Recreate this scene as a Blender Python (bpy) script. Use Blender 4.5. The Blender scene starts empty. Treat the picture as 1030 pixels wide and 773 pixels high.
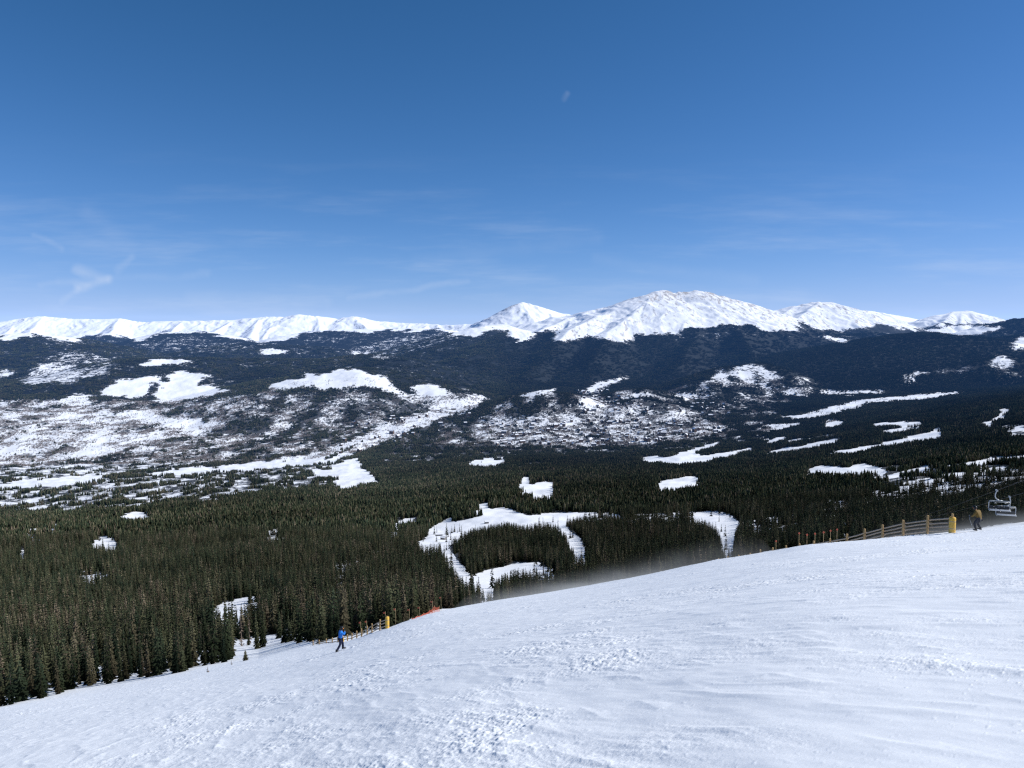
import bpy, bmesh, math, random
import numpy as np
from mathutils import Vector, Matrix

random.seed(7)
rng = np.random.default_rng(11)
R = math.radians

# ------------------------------------------------------------------ camera model
W, H, F = 1030.0, 773.0, 760.0
HORIZON = 330.0
TH = math.atan((H / 2 - HORIZON) / F)
CT, ST = math.cos(TH), math.sin(TH)

def uv_of(px, py):
    """direction through a point of the photograph -> (right/forward, down/forward)"""
    xc = (np.asarray(px, float) - W / 2) / F
    yc = (H / 2 - np.asarray(py, float)) / F
    Y = CT + yc * ST
    Z = -ST + yc * CT
    return xc / Y, -Z / Y

def pix_of(u, v):
    """inverse of uv_of"""
    u = np.asarray(u, float); v = np.asarray(v, float)
    cz = CT + v * ST
    return W / 2 + F * u / cz, H / 2 - F * (ST - v * CT) / cz

def at(px, py, d):
    u, v = uv_of(px, py)
    return (float(u) * d, d, -float(v) * d)

# ------------------------------------------------------------------ noise
def _hash(ix, iy, seed):
    h = (ix.astype(np.int64) * 374761393 + iy.astype(np.int64) * 668265263 + seed * 974634777) & 0xFFFFFFFF
    h = ((h ^ (h >> 13)) * 1274126177) & 0xFFFFFFFF
    return (h ^ (h >> 16)) & 0xFFFF

_GA = np.arange(256) * (2 * np.pi / 256)
_GX, _GY = np.cos(_GA).astype(np.float32), np.sin(_GA).astype(np.float32)

def perlin(x, y, seed=0):
    x = np.asarray(x, np.float64); y = np.asarray(y, np.float64)
    x0 = np.floor(x); y0 = np.floor(y)
    fx = (x - x0).astype(np.float32); fy = (y - y0).astype(np.float32)
    ix = x0.astype(np.int64); iy = y0.astype(np.int64)
    sx = fx * fx * fx * (fx * (fx * 6 - 15) + 10); sy = fy * fy * fy * (fy * (fy * 6 - 15) + 10)
    def g(dx, dy):
        k = _hash(ix + dx, iy + dy, seed) & 255
        return _GX[k] * (fx - dx) + _GY[k] * (fy - dy)
    a = g(0, 0); b = g(1, 0); c = g(0, 1); e = g(1, 1)
    return ((a + sx * (b - a)) * (1 - sy) + (c + sx * (e - c)) * sy) * 1.5

def fbm(x, y, octv=4, seed=0, gain=.5):
    t = 0; a = 1; f = 1
    for k in range(octv):
        t = t + a * perlin(x * f, y * f, seed + k * 17)
        a *= gain; f *= 2.03
    return t

def ridged(x, y, octv=4, seed=0):
    t = 0; a = 1; f = 1; s = 0
    for k in range(octv):
        t = t + a * (1 - np.abs(perlin(x * f, y * f, seed + k * 31)))
        s += a; a *= .5; f *= 2.1
    return t / s

def sstep(a, b, x):
    t = np.clip((x - a) / (b - a), 0, 1)
    return t * t * (3 - 2 * t)

def pchip(xs, ys, x):
    xs = np.asarray(xs, float); ys = np.asarray(ys, float)
    h = np.diff(xs); dl = np.diff(ys) / h
    m = np.zeros_like(ys)
    for i in range(1, len(xs) - 1):
        if dl[i - 1] * dl[i] > 0:
            w1 = 2 * h[i] + h[i - 1]; w2 = h[i] + 2 * h[i - 1]
            m[i] = (w1 + w2) / (w1 / dl[i - 1] + w2 / dl[i])
    m[0] = dl[0]; m[-1] = dl[-1]
    x = np.clip(x, xs[0], xs[-1])
    i = np.clip(np.searchsorted(xs, x) - 1, 0, len(xs) - 2)
    t = (x - xs[i]) / h[i]
    return ((1 + 2 * t) * (1 - t) ** 2 * ys[i] + t * (1 - t) ** 2 * h[i] * m[i]
            + t * t * (3 - 2 * t) * ys[i + 1] + t * t * (t - 1) * h[i] * m[i + 1])

# ------------------------------------------------------------------ ground shape
# brow of the snow slope: column, row, distance, how far the ground dips behind the brow
BROW = np.array([
    (-900, 830, 110, 0), (-500, 800, 110, 0), (-200, 752, 110, 0), (0, 712, 110, 0), (100, 697, 110, 0), (200, 678, 106, 0),
    (260, 666, 98, 0), (330, 651, 88, .0015), (390, 632, 82, .006), (440, 615.5, 100, .004), (490, 605.5, 120, .008), (560, 594.5, 120, .014),
    (640, 580, 100, .018), (720, 563.5, 80, .016), (770, 555.5, 70, .018), (810, 548.5, 62, .022), (850, 544.5, 58, .024),
    (900, 540, 56, .016), (957, 535.5, 54, .014), (1030, 527, 56, .015), (1230, 495, 60, .018), (1530, 455, 60, .018), (1930, 410, 60, .018)], float)
# visible rows of the ground farther out, per column
COLS = {
    -900: [(150, 800), (260, 740), (480, 665), (900, 600), (1500, 560), (2100, 535), (2600, 515), (3200, 492), (4000, 480), (4500, 470), (5500, 440), (6500, 415)],
    -300: [(150, 738), (260, 690), (480, 630), (900, 575), (1500, 540), (2100, 522), (2600, 505), (3200, 486), (4000, 477), (4500, 468), (5500, 437), (6500, 412)],
    0: [(150, 692), (210, 665), (480, 611), (900, 563), (1500, 532), (2100, 517), (2600, 500), (3200, 483), (4000, 474), (4500, 466), (5500, 432), (6500, 410)],
    260: [(150, 658), (210, 644), (300, 622), (480, 596), (800, 560), (1200, 530), (1700, 508), (2300, 493), (3000, 481), (4000, 469), (4700, 456), (5500, 437), (6500, 411)],
    390: [(200, 622), (280, 608), (480, 588), (700, 568), (1000, 545), (1400, 521), (1900, 501), (2500, 487), (3200, 475), (4000, 464), (4900, 447), (5700, 426), (6500, 408)],
    515: [(300, 612), (450, 596), (560, 581), (700, 563), (900, 542), (1150, 522), (1500, 501), (2000, 485), (2900, 470), (3600, 462), (4300, 455), (4900, 441), (5700, 421), (6500, 406)],
    640: [(350, 592), (480, 578), (650, 558), (850, 538), (1100, 518), (1500, 497), (2000, 481), (2900, 467), (3600, 459), (4300, 451), (4900, 439), (5700, 420), (6500, 404)],
    770: [(300, 564), (450, 553), (600, 542), (800, 527), (1100, 509), (1500, 491), (2000, 475), (2800, 459), (3600, 447), (4400, 435), (5200, 423), (5700, 414), (6500, 402)],
    900: [(300, 548), (450, 539), (600, 528), (800, 513), (1100, 494), (1500, 474), (2000, 457), (2700, 440), (3500, 425), (4300, 414), (5200, 405), (6500, 396)],
    1030: [(250, 531), (450, 521), (600, 512), (800, 498), (1100, 478), (1500, 457), (2000, 438), (2700, 419), (3400, 404), (3900, 399), (5000, 394), (6500, 388)],
    1330: [(250, 485), (450, 472), (800, 450), (1100, 432), (1500, 412), (2000, 395), (2700, 378), (3400, 368), (5000, 372), (6500, 376)],
    1930: [(250, 410), (450, 400), (800, 390), (1100, 380), (1500, 370), (2000, 360), (2700, 350), (3400, 345), (5000, 355), (6500, 365)],
}
LD0, LD1, NLD = math.log(40), math.log(6500), 420
LDG = np.linspace(LD0, LD1, NLD)
PXG = np.arange(-900, 1931, 5.0)

def brow(px):
    return tuple(pchip(BROW[:, 0], BROW[:, k], px) for k in (1, 2, 3))

def _build_vtab():
    keys = sorted(COLS)
    far = []
    for k in keys:                       # v against log distance, from the first listed point on
        ds = np.log([p[0] for p in COLS[k]])
        vs = uv_of(np.full(len(ds), 515.0), [p[1] for p in COLS[k]])[1]
        far.append((ds, vs))
    tab = np.zeros((len(PXG), NLD))
    bpy_, bd, bdip = brow(PXG)
    bv = uv_of(PXG, bpy_)[1]
    slope_c = bv - 1.7 / bd
    kk = np.exp(-.5 * (np.arange(-60, 61) * 5 / 75.0) ** 2); kk /= kk.sum()
    slope_s = np.convolve(np.pad(slope_c, 60, mode='reflect', reflect_type='odd'), kk, 'valid')
    for i, px in enumerate(PXG):
        j = min(max(np.searchsorted(keys, px) - 1, 0), len(keys) - 2)
        t = (px - keys[j]) / (keys[j + 1] - keys[j])
        first = (1 - t) * far[j][0][0] + t * far[j + 1][0][0]
        q = np.concatenate([[first], LDG[LDG > first + .02]])
        vj = (1 - t) * pchip(*far[j], q) + t * pchip(*far[j + 1], q)
        ldc = math.log(bd[i])
        xs = [ldc]; ys = [bv[i]]
        first = max(first, ldc + .3)
        mid = ldc + .17 * (first - ldc)
        w = float(sstep(0, .006, bdip[i])); v0 = float(np.interp(first, q, vj))
        xs.append(mid); ys.append((1 - w) * (.83 * bv[i] + .17 * v0) + w * max(bv[i] + bdip[i], v0 + .001))
        keep = q > max(ldc + .15, first - 1e-6)
        xs = np.concatenate([xs, q[keep]]); ys = np.concatenate([ys, vj[keep]])
        f = pchip(xs, ys, LDG)
        d = np.exp(LDG)
        nearv = slope_s[i] + 1.7 / d + (slope_c[i] - slope_s[i]) * sstep(40, bd[i], d)
        tab[i] = np.where(LDG < ldc, nearv, f)
    # gentle smoothing across columns beyond the brow
    sm = tab.copy()
    pad = np.pad(tab, ((6, 6), (0, 0)), mode='edge')
    ker = np.exp(-.5 * (np.arange(-6, 7) / 2.6) ** 2); ker /= ker.sum()
    sm = sum(ker[k] * pad[k:k + len(PXG)] for k in range(13))
    wgt = sstep(4.9, 5.6, LDG)[None, :]
    return tab * (1 - wgt) + sm * wgt

VTAB = _build_vtab()

def vtab(px, d):
    d = np.asarray(d, float)
    px = np.clip(px, PXG[0], PXG[-1] - .001)
    ld = np.clip(np.log(np.maximum(d, .3)), LD0, LD1 - 1e-6)
    a = (px - PXG[0]) / 5.0; i = a.astype(int) if hasattr(a, 'astype') else np.int64(a); a = a - i
    b = (ld - LD0) / (LD1 - LD0) * (NLD - 1); j = b.astype(int) if hasattr(b, 'astype') else np.int64(b); b = b - j
    v = (VTAB[i, j] * (1 - a) + VTAB[i + 1, j] * a) * (1 - b) + (VTAB[i, j + 1] * (1 - a) + VTAB[i + 1, j + 1] * a) * b
    near = d < 40
    if np.any(near):
        v = np.where(near, v + 1.7 * (1 / np.maximum(d, .3) - 1 / 40.0), v)
    return v

def base_v(u, d):
    px = W / 2 + F * u
    for _ in range(3):
        v = vtab(px, d)
        px = W / 2 + F * u / (CT + v * ST)
    return v

WIND = np.array([.46, -.888])
def near_detail(x, y, d):
    """wind-packed snow: sastrugi, crumbs and soft drifts"""
    a = x * WIND[0] + y * WIND[1]; b = -x * WIND[1] + y * WIND[0]
    drift = fbm(a / 24, b / 12, 2, 5) * .13 * (1 - .6 * sstep(25, 60, d)) * sstep(3, 16, d)
    soft = fbm(a / 5.5, b / 2.6, 3, 77) * .034 + .011 * fbm(a / 1.2, b / .5, 3, 12) + .05 * np.maximum(0, ridged(a / 3.6, b / 1.25, 2, 83) ** 3 - .55)
    patch = fbm(a / 9, b / 4.6, 4, 21) + .45 * fbm(a / 2.1, b / 1.3, 2, 33) + .5 * fbm(x / 24, y / 30, 2, 91)
    patch = sstep(-.6, 1.0, patch)
    # lumps of broken wind crust sitting on the smooth pack, coarser where they are seen from farther off
    def lumps(k, seed):
        n = fbm(a / (k * 1.35), b / k, 2, seed, .55)
        return np.maximum(0, n - (.66 - .95 * patch))
    w1 = 1 - sstep(14, 30, d); w2 = sstep(9, 24, d) * (1 - .3 * sstep(50, 80, d)); w3 = sstep(28, 60, d)
    cr = 1.1 * (.010 * w1 * lumps(.055, 61) + .021 * w2 * lumps(.11, 67) + .042 * w3 * lumps(.30, 71) + .012 * lumps(.17, 73)) * (.45 + 1.1 * sstep(-.3, .6, fbm(a / 3.1, b / 1.9, 3, 79)))
    sas = ridged(a / .9, b / .36, 2, 41) ** 2
    z = drift + soft + cr + patch * .020 * (sas - .45)
    fade = (1 - sstep(95, 165, d)) * sstep(.5, 5.0, d)
    return z * fade, patch

def mid_detail(x, y, d):
    return fbm(x / 160, y / 160, 4, 101) * np.clip((d - 160) / 900, 0, 1) * 7 + fbm(x / 620, y / 620, 2, 111) * np.clip((d - 1500) / 3000, 0, 1) * 10

# --- ridges: (side slope, rounding, roughness, [(col, row, distance), ...])
RIDGES = []
def ridge(s, rnd, rough, *pts): RIDGES.append((s, rnd, rough, [at(*p) for p in pts]))
D = 20000
ridge(.30, 30, 1, (-700, 322, D), (-300, 326, D), (-100, 321, D), (0, 324.5, D), (20, 321, D), (45, 318.5, D), (60, 320.5, D), (90, 322, D), (120, 320.5, D), (140, 324.5, D),
      (185, 323.5, D), (235, 322.5, D), (262, 319.5, D), (285, 319.5, D), (300, 317, D), (320, 318.5, D), (340, 321.5, D), (355, 318.5, D), (376, 323, D), (400, 325, D), (450, 327.5, 19500), (480, 326.5, 19000), (560, 330, 18500))
for p in ([(45, 318.5, D), (30, 334, 18400)], [(262, 319.5, D), (252, 338, 18000)], [(300, 317, D), (270, 332, 18600), (262, 345, 17600)], [(120, 320.5, D), (112, 335, 18300)],
          [(355, 318.5, D), (372, 333, 18400)], [(185, 323.5, D), (170, 336, 18500)], [(320, 318.5, D), (322, 333, 18500)], [(20, 321, D), (8, 334, 18500)], [(235, 322.5, D), (215, 334, 18500)], [(430, 327, 19600), (425, 333, 18800)]):
    ridge(.42, 25, 1, *p)
# left dark foothills
ridge(.22, 220, .6, (-300, 340, 11500), (-60, 338, 11000), (0, 338, 10800), (20, 336, 10800), (45, 338, 10700), (65, 345, 10400), (85, 352, 10000), (110, 364, 9400), (118, 374, 8900))
ridge(.3, 160, .6, (60, 346, 14500), (80, 340, 14500), (108, 336, 14500), (128, 342, 14500), (145, 350, 14000))
ridge(.28, 200, .6, (118, 360, 12600), (140, 349, 13000), (158, 338, 13300), (172, 334.5, 13500), (200, 334, 13500), (226, 338, 13300), (246, 347, 13000))
ridge(.25, 200, .6, (180, 358, 11500), (210, 350, 11700), (250, 345, 12000), (285, 346, 12000), (330, 350, 11800))
ridge(.28, 200, .6, (250, 352, 13400), (272, 345, 13600), (300, 336, 13800), (330, 332.5, 14000), (400, 331.5, 14000), (440, 331, 14000), (462, 337, 13700))
ridge(.2, 250, .5, (40, 392, 8000), (70, 384, 8200), (110, 372, 8500), (150, 361, 8800), (180, 360.5, 8900), (260, 362, 9000), (330, 362, 9000), (372, 357, 9000), (396, 371, 8800))
ridge(.2, 180, .5, (262, 392, 7200), (300, 380, 7400), (340, 372, 7500), (362, 371, 7500), (388, 379, 7300), (412, 393, 7000))
ridge(.22, 120, .4, (408, 393, 6900), (428, 387, 7000), (446, 390, 6900), (462, 400, 6600))
ridge(.2, 200, .4, (-200, 400, 7000), (-40, 400, 7000), (40, 398, 7000), (90, 402, 6900), (150, 407, 6700))
# the long dark shoulder coming down from the big peak
ridge(.27, 150, .6, (498, 327, 12000), (484, 330, 11600), (466, 339, 11000), (448, 348, 10400), (425, 357, 9900), (402, 366, 9400), (388, 374, 9000))
ridge(.27, 150, .6, (520, 334, 11000), (500, 345, 10200), (470, 360, 9300), (450, 374, 8600), (440, 384, 8100))
# pointed far peak
D = 15500
ridge(.5, 20, 1, (470, 330, D), (488, 326, D), (506, 315.5, D), (516, 310.5, D), (525, 304.5, D), (536, 307, D), (550, 311.5, D), (562, 315, D), (600, 323, D))
ridge(.5, 15, 1, (525, 304.5, D), (532, 316, 14900), (540, 327, 14300))
ridge(.5, 15, 1, (550, 311.5, D), (560, 326, 14600))
ridge(.4, 15, 1, (506, 315.5, D), (500, 328, 14700), (490, 334, 14200))
# the big massif
D = 12500
ridge(.33, 25, 1, (500, 332, 13000), (535, 325, 12800), (560, 319, 12700), (585, 315.5, 12600), (600, 311.5, D), (607, 310.5, D), (618, 308, D), (640, 303, D), (654, 296.5, D), (665, 292.5, D), (678, 295, D), (688, 294, D),
      (700, 292.5, D), (709, 294, D), (726, 301, D), (746, 308.5, D), (765, 315, D), (785, 321, 12700), (820, 327, 13000))
for p in ([(665, 292.5, D), (652, 303, 11900), (632, 320, 11100), (612, 335, 10300), (604, 350, 9500), (594, 366, 8700)],
          [(700, 292.5, D), (714, 306, 11800), (726, 320, 11100), (742, 332, 10400), (752, 348, 9500), (760, 362, 8700)],
          [(680, 294.7, D), (688, 308, 11700), (694, 324, 10900), (700, 338, 10200), (690, 356, 9300), (680, 370, 8600)],
          [(640, 303, D), (614, 314, 11700), (590, 324, 11000), (570, 335, 10400), (556, 350, 9600), (540, 366, 8900), (530, 380, 8200)],
          [(585, 315.5, 12600), (560, 326, 11800), (538, 336, 11000)], [(618, 308, D), (600, 321, 11600), (585, 333, 10900)],
          [(726, 301, D), (745, 317, 11700), (765, 331, 11000), (785, 345, 10200), (800, 360, 9500)], [(653, 298, 12300), (664, 318, 11500), (668, 330, 10900)],
          [(746, 308.5, D), (770, 322, 11900), (800, 336, 11300)], [(709, 294, D), (735, 313, 11700), (755, 328, 11000)]):
    ridge(.36, 14, 1, *p)
# right-hand snowy summits
D = 13500
ridge(.34, 20, 1, (755, 322, D), (780, 312.5, D), (800, 308.5, D), (815, 305.5, D), (825, 304, D), (836, 305, D), (850, 311.5, D), (863, 315.5, D), (885, 322, D), (910, 330, D))
for p in ([(825, 304, D), (808, 316, 12700), (795, 328, 12000)], [(836, 305, D), (852, 318, 12700), (866, 330, 12000)], [(800, 308.5, D), (782, 320, 12800), (772, 332, 12100)], [(815, 306, D), (830, 322, 12500)]):
    ridge(.38, 12, 1, *p)
D = 15000
ridge(.34, 20, 1, (845, 320, D), (860, 315, D), (870, 313, D), (884, 315, D), (905, 319, D), (925, 322, D), (950, 328, D))
ridge(.4, 12, 1, (884, 315, D), (895, 327, 14200)); ridge(.4, 12, 1, (905, 319, D), (920, 330, 14200))
D = 13800
ridge(.36, 20, 1, (905, 330, D), (925, 323.5, D), (944, 317.5, D), (960, 314, D), (974, 313, D), (990, 319, D), (1004, 324, D), (1025, 328, D))
for p in ([(960, 314, D), (945, 327, 13000)], [(974, 313, D), (985, 327, 13000)], [(968, 313.5, D), (965, 329, 12900)]):
    ridge(.42, 12, 1, *p)
ridge(.3, 120, .8, (985, 334, 10500), (1003, 327, 10500), (1030, 322, 10500), (1100, 312, 10500), (1300, 302, 11000), (1700, 300, 11000))
ridge(.25, 150, .6, (1012, 345, 9000), (1030, 338, 9000), (1100, 330, 9000), (1400, 330, 9000))
# dark round forested hill at right
ridge(.21, 260, .5, (790, 382, 7400), (822, 372, 7800), (846, 358, 8200), (870, 348, 8500), (900, 339.5, 8700), (931, 335.5, 8800), (950, 337, 8800), (975, 344, 8600), (1000, 353, 8300), (1060, 356, 8300), (1300, 360, 8300))
ridge(.3, 60, .8, (890, 383, 6900), (905, 377, 7000), (950, 373, 7000), (985, 364, 7100), (1006, 358, 7200), (1022, 364, 7100), (1060, 372, 7000))
ridge(.25, 200, .6, (770, 350, 10500), (800, 343, 10800), (840, 338, 11000), (880, 336, 11200))
# rocky snow hill and dark knolls in front
ridge(.34, 70, .8, (700, 386, 7000), (716, 380, 7100), (735, 370, 7300), (760, 365.5, 7400), (780, 372, 7300), (796, 383, 7100))
ridge(.3, 60, .4, (610, 400, 6300), (628, 394, 6400), (650, 391.5, 6400), (668, 400, 6300))
ridge(.28, 60, .4, (523, 402, 6000), (545, 394, 6100), (566, 396, 6100), (580, 404, 6000))
ridge(.28, 60, .4, (628, 413, 5700), (648, 401, 5900), (664, 407, 5800), (672, 416, 5700))

def far_height(x, y, z0):
    """largest of the base plane and all ridges"""
    d = y
    wk = 1 - .7 * sstep(9000, 11000, y)
    wx = x + 55 * wk * fbm(x / 700, y / 700, 3, 201); wy = y + 90 * wk * fbm(x / 800, y / 800, 3, 211)
    rn = ridged(x / 620, y / 620, 5, 221)
    best = z0.astype(np.float32).copy()
    lat = np.full(best.shape, 1e9, np.float32)
    wx = wx.astype(np.float32); wy = wy.astype(np.float32); rn = rn.astype(np.float32)
    for s, rnd, rough, pts in RIDGES:
        zmax = max(p[2] for p in pts); reach = (zmax + 760) / s
        ys_ = [p[1] for p in pts]; xs_ = [p[0] for p in pts]
        m = (wy > min(ys_) - reach) & (wy < max(ys_) + reach) & (wx > min(xs_) - reach) & (wx < max(xs_) + reach)
        idx = np.nonzero(m)
        if len(idx[0]) == 0: continue
        X = wx[idx]; Y = wy[idx]; RN = rn[idx]
        hb = np.full(X.shape, -1e9, np.float32); db = np.full(X.shape, 1e9, np.float32)
        for (ax, ay, az), (bx, by, bz) in zip(pts[:-1], pts[1:]):
            ex, ey = bx - ax, by - ay
            L2 = ex * ex + ey * ey
            t = np.clip(((X - ax) * ex + (Y - ay) * ey) / L2, 0, 1)
            dist = np.hypot(X - ax - t * ex, Y - ay - t * ey)
            h = az + t * (bz - az) - s * (np.sqrt(dist * dist + rnd * rnd) - rnd)
            up = h > hb
            hb[up] = h[up]; db[up] = dist[up]
        hb += (RN - .62) * rough * np.minimum(db * .22, 62)
        cur = best[idx]
        up = hb > cur
        # soft union
        k = 18.0
        q = np.clip(.5 + .5 * (hb - cur) / k, 0, 1)
        best[idx] = cur * (1 - q) + hb * q + k * q * (1 - q) * .5
    up = sstep(9300, 10500, y) * sstep(-260, 60, best)
    wv = fbm(x / 900, y / 900, 2, 231) * 260 + .22 * y
    best = best + up * (54 * (ridged((x + wv) / 380, y / 1500, 3, 241) - .6) + 9 * (ridged((x + wv) / 90, y / 420, 3, 251) - .6))
    return best

# ------------------------------------------------------------------ the grids
uc = np.concatenate([np.linspace(-1.45, -.8, 90, endpoint=False), np.linspace(-.8, .8, 1240, endpoint=False), np.linspace(.8, 1.45, 91)])
d_near = np.concatenate([np.linspace(.5, 4.5, 40, endpoint=False), np.exp(np.linspace(math.log(4.5), math.log(120), 860, endpoint=False)), np.linspace(120, 170, 25)])
d_far = np.concatenate([np.exp(np.linspace(math.log(170), math.log(4800), 320, endpoint=False)), np.arange(4800, 15900, 27.0), np.linspace(15900, 21500, 110)])
SPLIT = int(np.searchsorted(d_far, 6450))

def grid(dv):
    U, Dm = np.meshgrid(uc, dv)
    return U, Dm, U * Dm, Dm.copy()

def far_grid():
    U, Dm, X, Y = grid(d_far)
    v = base_v(U, np.minimum(Dm, 6499))
    z = -v * np.minimum(Dm, 6499)
    z = np.where(Dm > 6499, np.minimum(z + .03 * (Dm - 6499), -480), z)
    z = z + mid_detail(X, Y, Dm)
    r0 = int(np.searchsorted(d_far, 4800))
    z[r0:] = far_height(X[r0:], Y[r0:], z[r0:])
    # forest canopy / rock roughness on the distant slopes
    k = np.clip((Dm - 5000) / 4000, 0, 1)
    lowk = k * (1 - .75 * sstep(-260, 0, z) * sstep(9300, 10500, Dm))
    z = z + lowk * (2.5 * fbm(X / 120, Y / 120, 3, 301) + 24 * (ridged(X / 360, Y / 420, 3, 311) - .62))
    return U, Dm, X, Y, z

UF, DF, XF, YF, ZF = far_grid()
LDF = np.log(d_far)

def ground(x, y):
    """height of the ground under world points (arrays)"""
    x = np.atleast_1d(np.asarray(x, float)); y = np.atleast_1d(np.asarray(y, float))
    u = x / y
    zn = -base_v(u, np.minimum(y, 6499)) * np.minimum(y, 6499)
    zn = zn + near_detail(x, y, y)[0]
    a = np.interp(u, uc, np.arange(len(uc))); b = np.interp(y, d_far, np.arange(len(d_far)))
    i = np.clip(a.astype(int), 0, len(uc) - 2); j = np.clip(b.astype(int), 0, len(d_far) - 2)
    a = a - i; b = b - j
    zf = (ZF[j, i] * (1 - a) + ZF[j, i + 1] * a) * (1 - b) + (ZF[j + 1, i] * (1 - a) + ZF[j + 1, i + 1] * a) * b
    return np.where(y < 170, zn, zf)

def gz(x, y): return float(ground(x, y)[0])

# ------------------------------------------------------------------ where snow lies (authored on the photograph, stored on the ground)
def inpoly(px, py, poly):
    P = np.asarray(poly, float)
    out = np.zeros(px.shape, bool)
    x0, y0 = P.min(0); x1, y1 = P.max(0)
    box = (px >= x0) & (px <= x1) & (py >= y0) & (py <= y1)
    if not box.any(): return out
    X = px[box]; Y = py[box]; c = np.zeros(X.shape, bool)
    for (ax, ay), (bx, by) in zip(P, np.roll(P, -1, 0)):
        if ay == by: continue
        c ^= ((ay > Y) != (by > Y)) & (X < (bx - ax) * (Y - ay) / (by - ay) + ax)
    out[box] = c
    return out

ALP = [(0, 339), (8, 341), (38, 337), (58, 342), (73, 342), (83, 337), (119, 336), (134, 341), (141, 343), (150, 338), (162, 334), (202, 334), (227, 337), (242, 343), (250, 340), (265, 345), (283, 343),
       (300, 335), (328, 332), (364, 334), (386, 332), (427, 332), (437, 330), (452, 334), (460, 339), (477, 337), (492, 333), (502, 330), (513, 332), (510, 338), (525, 343), (550, 331), (560, 331),
       (557, 343), (581, 342), (588, 339), (615, 341), (639, 341), (641, 335), (633, 330), (642, 332), (651, 338), (677, 335), (682, 332), (715, 330), (732, 325), (757, 327), (770, 333), (800, 334), (803, 325),
       (818, 329), (833, 332), (846, 333), (871, 329), (889, 325), (901, 330), (919, 332), (931, 328), (957, 325), (992, 325), (1008, 324), (1030, 318), (1400, 300), (1400, 200), (-700, 200), (-700, 338)]
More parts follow.
